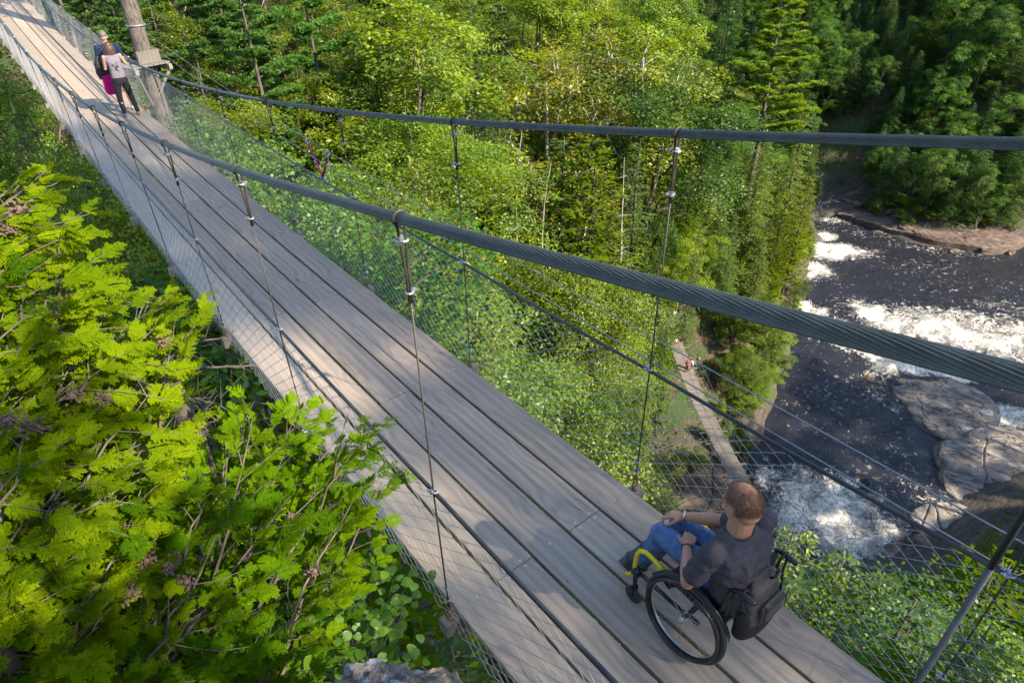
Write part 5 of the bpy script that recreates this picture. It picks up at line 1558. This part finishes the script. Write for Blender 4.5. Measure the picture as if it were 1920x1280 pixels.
def hairs(name, parent, c, R, s, m, n, L, dens, rs_, origin, w=.0013, down=.5):
    r = np.random.default_rng(rs_); P = unit(r.normal(0, 1, (n * 3, 3))); keep = np.array([r.random() < dens(p) for p in P]); P = P[keep][:n]
    base = P * (np.array([.076, .095, .090]) * s) * .99 + np.array([0, -.012, .02]) * s; N0 = unit(P / np.array([.076, .095, .090]))
    A_ = unit(N0 * .45 + np.array([0, -.25, -down]) + r.normal(0, .28, P.shape)); s_ = L * r.uniform(.6, 1.3, len(P))
    R = np.array(R); Bw = base @ R.T + c; Aw = A_ @ R.T; Nw = (N0 + r.normal(0, .2, P.shape)) @ R.T
    me = quadmesh(name, leaves(Bw, Aw, Nw, s_, np.full(len(P), w)) - np.asarray(origin), m); o = bpy.data.objects.new(name, me); COL.objects.link(o); o.parent = parent; return o


# ---- wheelchair
WCX = .372
org = np.array([WCX, -1.12, dz(-1.12)])
wc = empty("wheelchair", org); tag(wc, "lightweight wheelchair with yellow front frame and big spoked wheels on the boards", "wheelchair")


def wp(mb, name, m, smooth=True, parent=None):
    o = mb.build(name, m, None, smooth, loc=org); o.parent = parent or wc; o.location = (0, 0, 0); return o


def wheel(cx, side):
    R_ = .298; cam_ = .11; zc_ = dz(-1.12) + .012 + .285; c = np.array([cx, -1.122, zc_])
    upv = np.array([-side * math.sin(cam_), 0, math.cos(cam_)]); ax = np.array([side * math.cos(cam_), 0, math.sin(cam_)])
    hub = empty("wheel", c - org, 0, wc)
    def wq(mb, name, m, smooth=True):
        o = mb.build(name, m, None, smooth, loc=c); o.parent = hub; o.location = (0, 0, 0); return o
    mb = MB(); mb.torus(c, ax, .283, .0155, 96, 12); wq(mb, "tyre", M['tyre'])
    mb = MB(); mb.torus(c, ax, .262, .011, 96, 10, sx=1.1); wq(mb, "rim", M['blackp'])
    mb = MB(); mb.torus(c, ax, .2505, .0035, 96, 6, sx=2.2); wq(mb, "rim_band", M['alu'])
    mb = MB(); mb.torus(c + ax * .038, ax, .262, .0105, 96, 10)
    for q in range(6):
        a = q * math.pi / 3 + .3; u = np.array([0, math.cos(a), 0]) + upv * math.sin(a); mb.tube([c + u * .262, c + ax * .038 + u * .262], .005, 6)
    wq(mb, "hand_rim", M['blackp'])
    mb = MB(); mb.tube([c - ax * .035, c - ax * .03, c + ax * .03, c + ax * .034], [.022, .024, .024, .02], 16); mb.tube([c - ax * .006, c + ax * .006], .016, 12); mb.tube([c + ax * .03, c + ax * .046], .011, 12); wq(mb, "hub", M['alu'])
    mb = MB()
    for q in range(32):
        a = q * 2 * math.pi / 32; s_ = 1 if q % 2 else -1; u1 = np.array([0, math.cos(a), 0]) + upv * math.sin(a); a2 = a + (.9 if (q // 2) % 2 else -.9); u0 = np.array([0, math.cos(a2), 0]) + upv * math.sin(a2)
        mb.tube([c + ax * .024 * s_ + u0 * .021, c + u1 * .252], .00125, 4, caps=False)
    wq(mb, "spokes", M['alu'])


wheel(.093, -1); wheel(2 * WCX - .093, 1)
zg = dz(-.7)
for sd in (-1, 1):
    cx = WCX + sd * .262
    # caster
    c = np.array([cx, -.715, zg + .068]); ca_ = empty("caster", c - org, 0, wc)
    mb = MB(); mb.torus(c, (1, 0, 0), .054, .014, 32, 10); mb.tube([c - [.012, 0, 0], c + [.012, 0, 0]], .045, 20); o = mb.build("caster_wheel", M['tyre'], None, True, loc=c); o.parent = ca_; o.location = (0, 0, 0)
    mb = MB(); mb.box(c + [.024, 0.0, .04], (.006, .026, .10), bev=.002); mb.box(c + [-.024, 0.0, .04], (.006, .026, .10), bev=.002); mb.box(c + [0, 0.0, .09], (.054, .03, .008), bev=.002); mb.tube([c + [0, 0, .09], c + [0, .0, .155]], .014, 10)
    o = mb.build("caster_fork", M['blackp'], None, False, loc=c); o.parent = ca_; o.location = (0, 0, 0)
    fx = WCX + sd * .232
    mb = MB(); P = [(fx - sd * .02, -.60, zg + .12), (fx, -.655, zg + .20), (fx, -.675, zg + .30), (fx, -.68, zg + .42), (fx, -.70, zg + .485), (fx, -.745, zg + .515), (fx, -.81, zg + .51), (fx, -.93, zg + .475)]
    mb.tube(P, .0155, 12); wp(mb, "front_tube", M['yellow'])
    mb = MB(); mb.tube([(fx, -.90, zg + .48), (fx, -1.12, zg + .45), (fx, -1.30, zg + .43)], .016, 10); mb.tube([(fx, -.68, zg + .28), (fx, -1.0, zg + .27), (fx, -1.2, zg + .29)], .015, 10)
    mb.tube([(fx, -1.27, zg + .40), (fx - sd * .005, -1.31, zg + .58), (fx - sd * .01, -1.335, zg + .76)], .013, 10); wp(mb, "side_frame", M['blackp'])
    mb = MB(); mb.box((fx, -.69, zg + .27), (.05, .075, .075), bev=.012); mb.tube([(fx, -.69, zg + .27), (cx, -.715, zg + .22)], .016, 10); wp(mb, "caster_clamp", M['blackp'])
    # side guard following the wheel
    c = np.array([WCX + sd * (.279 - .052), -1.122, zg + .297]); V = []; F = []
    for i in range(25):
        a = math.radians(20 + 140 * i / 24); y = math.cos(a); z = math.sin(a)
        V += [[c[0], c[1] + y * .30, c[2] + z * .30], [c[0] + sd * .034, c[1] + y * .312, c[2] + z * .312], [c[0] + sd * .034, c[1] + y * .308, c[2] + z * .308], [c[0] + sd * .003, c[1] + y * .296, c[2] + z * .296], [c[0], c[1] + y * .18, c[2] + max(z * .18, .06)], [c[0] + sd * .003, c[1] + y * .18, c[2] + max(z * .18, .06)]]
    for i in range(24):
        q = i * 6
        for a_, b_ in ((0, 1), (1, 2), (2, 3), (3, 5), (5, 4), (4, 0)): F.append([q + a_, q + 6 + a_, q + 6 + b_, q + b_])
    mb = MB(); mb.add(V, F); wp(mb, "side_guard", M['blackp'])
    hx = WCX + sd * .205; mb = MB(); mb.tube([(fx - sd * .01, -1.33, zg + .75), (hx, -1.345, zg + .775), (hx, -1.37, zg + .78)], .011, 8); mb.tube([(hx, -1.36, zg + .780), (hx, -1.37, zg + .782), (hx, -1.462, zg + .775), (hx, -1.47, zg + .775)], [.015, .0175, .0175, .014], 12); wp(mb, "push_handle", M['blackp'])
mb = MB(); mb.box((WCX, -1.13, zg + .455), (.44, .42, .045), bev=.018); wp(mb, "seat", M['black'])
mb = MB(); mb.box((WCX, -1.325, zg + .56), (.45, .03, .42), Matrix.Rotation(.08, 3, 'X'), bev=.012); wp(mb, "backrest", M['black'])
mb = MB(); mb.tube([(WCX - .25, -1.122, zg + .30), (WCX + .25, -1.122, zg + .30)], .018, 12); mb.tube([(WCX - .23, -.70, zg + .27), (WCX + .23, -.70, zg + .27)], .013, 10); mb.box((WCX - .1, -1.12, zg + .35), (.05, .06, .14), bev=.008); mb.box((WCX + .1, -1.12, zg + .35), (.05, .06, .14), bev=.008); wp(mb, "axle_bar", M['blackp'])
mb = MB(); mb.box((WCX, -.555, zg + .115), (.36, .13, .014), Matrix.Rotation(.15, 3, 'X'), bev=.004); mb.tube([(WCX - .2, -.60, zg + .12), (WCX + .2, -.60, zg + .12)], .01, 8); wp(mb, "footrest", M['blackp'])

# ---- backpack hanging on the chair
bo = np.array([WCX, -1.42, zg + .55]); bp = empty("backpack", bo); tag(bp, "slouching grey-brown backpack with dark bottom hanging from the wheelchair's push handles", "backpack")
def bq(mb, nm, m, v=.005, sm=2): return fuse(mb, nm, m, bp, v, sm, bo)
bx, by, bz = WCX - .03, -1.40, zg + .045
mb = MB(); loft(mb, [((bx, by, bz + .745), .100, .028, .05), ((bx + .005, by - .005, bz + .715), .128, .045, .04), ((bx + .01, by - .01, bz + .62), .146, .060, .02), ((bx + .008, by - .015, bz + .52), .150, .068, 0), ((bx - .0, by - .02, bz + .44), .150, .070, -.03)][::-1]); bq(mb, "body", M['bag'])
mb = MB(); loft(mb, [((bx - .0, by - .02, bz + .455), .155, .075, -.03), ((bx - .008, by - .022, bz + .40), .154, .076, -.05), ((bx - .02, by - .02, bz + .35), .140, .068, -.07), ((bx - .02, by - .02, bz + .335), .15, .065, -.07)][::-1]); bq(mb, "base", M['bagd'])
mb = MB(); mb.box((bx + .01, by - .088, bz + .56), (.20, .045, .17), Matrix.Rotation(-.06, 3, 'X'), bev=.02); bq(mb, "front_pocket", M['bag'], .004, 2)
for sd in (-1, 1):
    mb = MB(); mb.ball((bx + sd * .142, by - .02, bz + .48), (.028, .045, .075), 14); bq(mb, "side_pocket", M['bagd'])
mb = MB(); mb.tube([(bx - .105 + .02 * i, by - .116 - .002 * math.sin(i), bz + .632 + .004 * math.sin(i * 1.3)) for i in range(12)], .0032, 5); mb.tube([(bx - .145 + .026 * i, by - .062 - .012 * math.sin(math.pi * i / 11), bz + .690 - .008 * math.sin(i * .8)) for i in range(12)], .0036, 5)
mb.tube([(bx - .12, by - .10, bz + .64), (bx - .125, by - .105, bz + .47)], .0028, 5); mb.tube([(bx + .14, by - .10, bz + .64), (bx + .145, by - .105, bz + .47)], .0028, 5)
o = mb.build("zipper", M['blackp'], None, True, loc=bo); o.parent = bp; o.location = (0, 0, 0)
mb = MB(); mb.tube([(bx + .03, by - .03, bz + .74), (bx + .03, by - .05, bz + .775), (bx + .06, by - .05, bz + .78), (bx + .09, by - .04, bz + .775), (bx + .09, by - .03, bz + .74)], .008, 8); o = mb.build("grab_loop", M['black'], None, True, loc=bo); o.parent = bp; o.location = (0, 0, 0)
for sd in (-1, 1):
    mb = MB(); hx = WCX + sd * .205; P = [(hx - sd * .09, by, zg + .69), (hx - sd * .05, by + .01, zg + .77), (hx - sd * .01, -1.39, zg + .806), (hx + sd * .022, -1.40, zg + .77), (hx - sd * .01, by - .01, zg + .66), (hx - sd * .07, by - .055, zg + .58)]
    mb.tube(P, [.008, .009, .010, .009, .007, .006], 8); o = mb.build("strap", M['bagd'], None, True, loc=bo); o.parent = bp; o.location = (0, 0, 0)

# ---- man in the wheelchair
mo = np.array([WCX, -1.2, zg + .5]); man = empty("person", mo); tag(man, "person in charcoal t-shirt and blue jeans, hair thinning, seated in the wheelchair facing the gorge", "person")
z = zg
hipc = np.array([WCX, -1.25, z + .57]); chest = np.array([.335, -1.215, z + .86]); neck = np.array([.322, -1.205, z + 1.035]); hd = np.array([.352, -1.168, z + 1.180])
LS, RS = np.array([.118, -1.190, z + .955]), np.array([.530, -1.235, z + .985])
LE, RE = np.array([.055, -1.115, z + .685]), np.array([.500, -1.015, z + .790])
LW, RW = np.array([.262, -.945, z + .680]), np.array([.402, -.800, z + .712])
HR = Matrix.Rotation(math.radians(-14), 3, 'Z') @ Matrix.Rotation(math.radians(-20), 3, 'X') @ Matrix.Rotation(math.radians(3), 3, 'Y')
mb = MB(); head(mb, hd, HR, 1.17)
capsule(mb, [neck - [0, .01, .08], neck, hd + [0, -.025, -.03]], [.078, .070, .070], 16)
capsule(mb, [LS, (LS + LE) / 2 + [-.012, 0, 0], LE], [.056, .047, .039]); capsule(mb, [LE, LE + (LW - LE) * .3, LW - (LW - LE) * .08, LW], [.040, .044, .027, .026])
capsule(mb, [RS, (RS + RE) / 2, RE], [.056, .047, .039]); capsule(mb, [RE, RE + (RW - RE) * .3, RW - (RW - RE) * .08, RW], [.040, .045, .028, .027])
hand(mb, LW, (.75, .35, -.02), (-.15, -.1, 1), (.55, .85, .7), -1, 1.05); hand(mb, RW, (-.35, .80, -.22), (.1, .15, 1), (.45, .55, .45), -1, 1.05)
loft(mb, [(hipc - [0, 0, .03], .16, .12, 0), (hipc + [0, .0, .12], .14, .11, 0), (chest, .16, .11, 0), (neck - [0, 0, .1], .10, .07, 0)])
fuse(mb, "body", M['skin'], man, .0045, 4, mo)
mb = MB()
loft(mb, [(hipc + [-.0, -.02, -.06], .190, .145, 0), (hipc + [-.01, -.02, .03], .195, .150, 0), (hipc + [-.02, -.01, .14], .185, .140, .02), (chest + [0, -.015, -.06], .210, .140, .05), (chest + [-.003, -.022, .04], .225, .138, .06), (chest + [-.004, -.020, .115], .215, .118, .06), (neck + [0, -.018, -.045], .150, .092, .05), (neck + [.0, -.008, -.012], .088, .076, .0)])
mb.ball(LS + [.02, 0, .0], (.070, .070, .062), 16); mb.ball(RS + [-.02, 0, .0], (.070, .070, .062), 16)
capsule(mb, [LS + [.01, 0, .005], LS + (LE - LS) * .5 + [-.014, 0, 0], LS + (LE - LS) * .78 + [-.008, 0, 0]], [.069, .064, .060], 16); capsule(mb, [RS, RS + (RE - RS) * .5, RS + (RE - RS) * .80], [.069, .063, .060], 16)
o = fuse(mb, "t_shirt", M['shirt'], man, .0065, 12, mo, .007, (9, 6, 13))
# cut clean sleeve ends, neck and hem: drop faces outside the garment
me = o.data; bm = bmesh.new(); bm.from_mesh(me); kill = []
def sl(S_, E_, t): ax = unit(E_ - S_); return S_ + (E_ - S_) * t, ax
cuts = [sl(LS, LE, .76), sl(RS, RE, .78)]
for f_ in bm.faces:
    p = np.array(f_.calc_center_median())
    for (c, ax), S_ in zip(cuts, (LS, RS)):
        if (p - c) @ ax > 0 and np.linalg.norm(p - c) < .11 and ((p - c) - ax * ((p - c) @ ax)) @ np.array([1, 0, 0]) * (-1 if S_ is LS else 1) > -.11 and abs(p[0] - chest[0]) > .16: kill.append(f_); break
    else:
        if np.linalg.norm((p - (neck + [0, -.002, .006]))) < .070: kill.append(f_)
bmesh.ops.delete(bm, geom=list(set(kill)), context='FACES'); bm.to_mesh(me); bm.free()
sol = o.modifiers.new("thickness", 'SOLIDIFY'); sol.thickness = .003; sol.offset = 0
mb = MB(); mb.torus(neck + [.0, -.006, -.014], (.0, .28, 1), .079, .006, 32, 8); fuse(mb, "collar", M['shirt'], man, .003, 2, mo)
mb = MB()
LH, RH = np.array([.285, -1.22, z + .545]), np.array([.460, -1.22, z + .545]); LK, RK = np.array([.272, -.745, z + .60]), np.array([.437, -.765, z + .585]); LA, RA = np.array([.285, -.625, z + .19]), np.array([.43, -.63, z + .19])
loft(mb, [(hipc + [0, 0, -.11], .175, .15, 0), (hipc + [0, 0, -.02], .188, .148, 0), (hipc + [0, 0, .045], .175, .13, 0)])
for H_, K_, A_ in ((LH, LK, LA), (RH, RK, RA)):
    capsule(mb, [H_, (H_ + K_) / 2 + [0, 0, .012], K_], [.092, .083, .064], 18); capsule(mb, [K_, K_ + (A_ - K_) * .35 + [0, -.018, 0], A_], [.065, .064, .055], 18)
fuse(mb, "jeans", M['jean'], man, .0065, 5, mo, .006, (8, 14, 12))
for A_ in (LA, RA):
    mb = MB(); mb.ball(A_ + [0, -.01, -.04], (.036, .042, .045), 12); mb.ball(A_ + [0, .06, -.055], (.042, .075, .030), 14); mb.ball(A_ + [0, .10, -.060], (.044, .045, .024), 14); mb.ball(A_ + [0, -.01, -.062], (.036, .04, .024), 12); fuse(mb, "shoe", M['shoe'], man, .005, 3, mo)
mb = MB(); ax = unit(RW - RE); mb.torus(RW - ax * .012, ax, .031, .0055, 32, 8); o = mb.build("bracelet", M['silver'], None, True, loc=mo); o.parent = man; o.location = (0, 0, 0)
mb = MB(); ax = unit(LW - LE); mb.torus(LW - ax * .012, ax, .030, .003, 32, 6); o = mb.build("bracelet", M['black'], None, True, loc=mo); o.parent = man; o.location = (0, 0, 0)


def balding(p):
    if p[1] > .55 and p[2] < .75: return 0
    if p[2] < (-.88 if p[1] < -.35 else -.5): return 0
    if p[2] < -.1 and p[1] > .25: return 0
    if abs(p[0]) > .82 and p[2] < .1 and p[1] > -.25: return .2
    d = math.sqrt((p[0] - .12) ** 2 + (p[1] + .12) ** 2 + max(0, .80 - p[2]) ** 2)
    return .22 if d < .28 else min(.9, .22 + (d - .28) * 1.6)


hairs("hair", man, hd, HR, 1.17, M['hair'], 8000, .014, balding, 9, mo, .0011, .35)
hairs("hair", man, hd, HR, 1.175, M['hairl'], 4200, .019, lambda p: balding(p) + .06 if not (p[1] > .55 and p[2] < .6) and p[2] > -.5 else 0, 10, mo, .0009, .1)


def figure(name, loc, rz, Ht, label, top, bottom, hairm, skin, shoe, arms, sleeve=.0, shorts=False, hair_long=0, group=None, voxel=.009, lean=0.0, stance=.10, step=.05):
    """standing adult or child facing +y before the turn; arms: ((elbow),(wrist)) per side in units of height"""
    root = empty(name, loc, rz); tag(root, label, "person", group); s = Ht / 1.7
    S3 = lambda x, y, zz: np.array([x, y + lean * zz * .1, zz]) * s
    mb = MB(); hc = S3(0, .02, 1.585); I3 = Matrix.Rotation(-.25 if lean else -.08, 3, 'X'); head(mb, hc, I3, s * 1.02)
    capsule(mb, [S3(0, -.01, 1.36), S3(0, -.0, 1.48), hc], [.055 * s, .050 * s, .05 * s]); W = .175 if hair_long else .195
    loft(mb, [(S3(0, 0, .86), .13 * s, .09 * s, 0), (S3(0, 0, 1.05), .115 * s, .08 * s, 0), (S3(0, 0, 1.25), .14 * s, .09 * s, 0), (S3(0, 0, 1.42), .09 * s, .06 * s, 0)])
    for sd, (e, w) in zip((-1, 1), arms):
        sh = S3(sd * W, 0, 1.385); e = S3(*e); w = S3(*w); capsule(mb, [sh, (sh + e) / 2, e], [.048 * s, .042 * s, .036 * s], 12); capsule(mb, [e, e + (w - e) * .3, w], [.036 * s, .037 * s, .024 * s], 12)
        if voxel < .012: hand(mb, w, unit(w - e) + np.array([0, .01, -.1]), (sd * .6, -.4, .5), (.4, .5, .4), -sd, s * .95)
        else: capsule(mb, [w, w + unit(w - e) * .12 * s], [.025 * s, .03 * s], 8)
    for sd in (-1, 1):
        k_ = S3(sd * (stance + .0), .02, .48); a_ = S3(sd * (stance + .02), sd * step - .01, .09)
        capsule(mb, [S3(sd * .085, 0, .86), k_], [.085 * s, .05 * s]); capsule(mb, [k_, k_ + (a_ - k_) * .35 - [0, .01, 0], a_], [.050 * s, .052 * s, .034 * s])
    fuse(mb, "body", skin, root, voxel, 3)
    mb = MB(); loft(mb, [(S3(0, 0, .88), .165 * s, .115 * s, 0), (S3(0, 0, 1.03), .15 * s, .105 * s, 0), (S3(0, 0, 1.16), .145 * s, .102 * s, 0), (S3(0, 0.005, 1.28), .165 * s, .112 * s, 0), (S3(0, 0, 1.38), (W - .02) * s, .085 * s, 0), (S3(0, -.005, 1.445), .08 * s, .062 * s, 0)])
    for sd, (e, w) in zip((-1, 1), arms):
        if sleeve > 0: sh = S3(sd * W, 0, 1.385); e = S3(*e); capsule(mb, [sh, sh + (e - sh) * sleeve], [.06 * s, .056 * s], 12)
        else: mb.ball(S3(sd * (W - .025), 0, 1.39), np.array((.04, .052, .045)) * s, 10)
    fuse(mb, "top", top, root, voxel, 3)
    mb = MB(); loft(mb, [(S3(0, 0, .78), .165 * s, .12 * s, 0), (S3(0, 0, .88), .17 * s, .118 * s, 0), (S3(0, 0, .97), .15 * s, .105 * s, 0)])
    for sd in (-1, 1):
        k_ = S3(sd * (stance + .0), .02, .48); a_ = S3(sd * (stance + .02), sd * step - .01, .12)
        if shorts: capsule(mb, [S3(sd * .09, 0, .84), k_ + S3(0, 0, .06)], [.098 * s, .088 * s], 14)
        else: capsule(mb, [S3(sd * .088, 0, .84), k_], [.094 * s, .066 * s], 14); capsule(mb, [k_, a_], [.066 * s, .052 * s], 14)
    fuse(mb, "shorts" if shorts else "trousers", bottom, root, voxel, 3)
    for sd in (-1, 1):
        a_ = S3(sd * (stance + .02), sd * step - .01, .05); mb = MB(); mb.ball(a_ + S3(0, -.01, .0) * [1, 1, 0], np.array((.04, .05, .048)) * s, 10); mb.ball(a_ + np.array([sd * .02, .07, -.015]) * s, np.array((.044, .09, .034)) * s, 12); fuse(mb, "shoe", shoe, root, max(voxel * .8, .006), 2)
    mb = MB(); R3 = np.array(I3)
    mb.ball(hc + R3 @ (np.array([0, -.022, .032]) * s), np.array((.083, .098, .092)) * s, 18, R3)
    if hair_long:
        loft(mb, [(hc + S3(0, -.05, -.22), .060 * s, .03 * s, 0), (hc + S3(0, -.052, -.15), .085 * s, .048 * s, 0), (hc + S3(0, -.045, -.05), .092 * s, .062 * s, 0), (hc + S3(0, -.03, .04), .082 * s, .075 * s, 0)])
    o = fuse(mb, "hair", hairm, root, voxel * .8, 2)
    if hair_long and voxel < .012:
        r = np.random.default_rng(3); mb = MB()
        for i in range(150):
            a = r.uniform(-1.45, 1.45); x = math.sin(a) * .094 * s; y = -math.cos(a) * .075 * s - .02 * s
            P = [hc + np.array([x * .5, y * .6, .11 * s]), hc + np.array([x, y - .01 * s, .03 * s]), hc + np.array([x * 1.02, y - .012 * s, -.08 * s]), hc + np.array([x * .95 + r.normal(0, .01), y * .8 - .02 * s, (-.2 - r.uniform(0, .05)) * s])]
            mb.tube(P, [.004, .005, .0045, .001], 4, caps=False)
        o2 = mb.build("hair_strands", M['hairw'], root, True); o2.rotation_euler = (0, 0, 0)
    return root


# couple at the far end
zt = dz(15.85)
m = cloth_mat("lilac_grey_print_top", (.15, .14, .165), (.18, .17, .20), 20); k = NT(m); co = k.coord("Object")
sp = k.n("ShaderNodeVectorMath", operation='DISTANCE'); k.L.new(co, sp.inputs[0]); sp.inputs[1].default_value = (.0, -.11, 1.10)
an = k.noise(co, 16, 3, .6); ptn = k.math('ADD', sp.outputs["Value"], k.math('MULTIPLY', k.math('SUBTRACT', an, .5), .5))
pat = k.ramp(ptn, [(.05, (.03, .028, .034)), (.11, (.175, .16, .19))]); k.L.new(pat, k.b.inputs["Base Color"]); M['top_print'] = m
figure("person", (.50, 15.85, zt), .12, 1.63, "person with long brown hair, lilac patterned top and black trousers, back to the camera", M['top_print'], cloth_mat("black_trousers", (.012, .012, .014), (.022, .022, .026)), M['hairw'], M['skin2'], mat("grey_trainer", (.2, .19, .19), .7),
       (((-.20, .10, 1.12), (-.10, .26, 1.22)), ((.27, .05, 1.18), (.14, .24, 1.36))), hair_long=1, voxel=.008, lean=.35, stance=.13, step=-.03)
pz = figure("person", (.54, 16.42, dz(16.42)), -.1, 1.78, "person in navy shirt and grey shorts standing hidden behind the lilac top", cloth_mat("navy_shirt", (.012, .02, .055), (.02, .03, .08)), cloth_mat("grey_shorts", (.17, .18, .20), (.21, .22, .24)), M['hairg'], M['skin2'], M['white'],
       (((-.25, .04, 1.12), (-.16, .22, 1.0)), ((.24, .06, 1.12), (.12, .24, 1.1))), sleeve=.75, shorts=True, voxel=.009, lean=.3)
# shoulder bag and bright jacket carried by the second person
t = empty("shoulder_bag", (.27, 16.35, dz(16.4) + 1.03), .2); tag(t, "black shoulder bag at the side of the person in the navy shirt", "bag")
mb = MB(); loft(mb, [((0, 0, -.24), .11, .06, 0), ((0, 0, -.1), .15, .09, 0), ((.02, 0, .12), .14, .08, 0), ((.04, 0, .26), .09, .05, 0)]); fuse(mb, "bag_body", M['black'], t, .01, 3)
mb = MB(); mb.tube([(.0, -.02, .2), (.08, -.06, .36), (.2, -.06, .45), (.3, .05, .40)], .016, 6); o = mb.build("strap", M['black'], t, True)
t = empty("jacket", (.30, 16.30, dz(16.4) + .74), .2); tag(t, "bright magenta jacket hanging below the black shoulder bag", "jacket")
mb = MB(); loft(mb, [((.02, 0, -.30), .10, .05, 0), ((.0, 0, -.22), .13, .06, 0), ((0, 0, 0), .12, .06, .2), ((0, 0, .14), .10, .05, .1)]); fuse(mb, "garment", cloth_mat("magenta_cloth", (.38, .006, .13), (.46, .01, .17)), t, .01, 3)

# walkers on the lower footbridge
def on_lb(f_, off):
    s_ = f_ * Lb; return (A0[0] + math.cos(yaw) * s_ - math.sin(yaw) * off, A0[1] + math.sin(yaw) * s_ + math.cos(yaw) * off, A0[2] + slz(s_) + .03)


hang = (((-.24, .02, 1.12), (-.22, .14, .90)), ((.24, .02, 1.12), (.22, .14, .90)))
rail = (((-.26, .05, 1.15), (-.30, .2, 1.0)), ((.34, .05, 1.2), (.55, .12, 1.12)))
ft = yaw - math.pi / 2
q = [cloth_mat("red_cloth", (.35, .05, .04), (.45, .08, .06)), cloth_mat("navy_cloth", (.02, .03, .08), (.03, .05, .12)), cloth_mat("white_cloth", (.6, .6, .62), (.7, .7, .72)), cloth_mat("green_cloth", (.03, .20, .10), (.05, .28, .14)), cloth_mat("blue_cloth", (.05, .10, .35), (.08, .15, .45))]
figure("person", on_lb(.655, .12), ft + 2.9, 1.72, "tiny walker in red top and dark trousers beside the white-topped one reaching for the rope", q[0], q[1], M['hair'], M['skin'], M['shoe'], hang, sleeve=.5, voxel=.02, lean=.2)
figure("person", on_lb(.66, -.55), ft + 3.3, 1.66, "tiny walker in white top reaching for the rope of the lower footbridge", q[2], q[4], M['hairl'], M['skin2'], M['white'], rail, sleeve=.3, voxel=.02, shorts=True)
figure("person", on_lb(.80, .25), ft + 3.1, 1.2, "tiny child in pale clothes alone on the lower footbridge", q[2], q[0], M['hair'], M['skin2'], M['white'], hang, sleeve=.4, voxel=.018, shorts=True)
figure("person", on_lb(.85, .85), ft + 3.0, 1.5, "tiny walker in green top near the upper end of the lower footbridge", q[3], q[1], M['hair'], M['skin2'], M['white'], hang, sleeve=.4, voxel=.02)
figure("person", on_lb(.93, .3), ft + 3.1, 1.75, "tiny walker in dark blue clothes at the upper end of the lower footbridge", q[1], q[1], M['hair'], M['skin'], M['shoe'], hang, sleeve=.6, voxel=.02)
figure("person", on_lb(.94, -.5), ft + 2.9, 1.7, "tiny walker in white and blue at the upper end of the lower footbridge", q[2], q[4], M['hairl'], M['skin2'], M['white'], hang, sleeve=.5, voxel=.02)
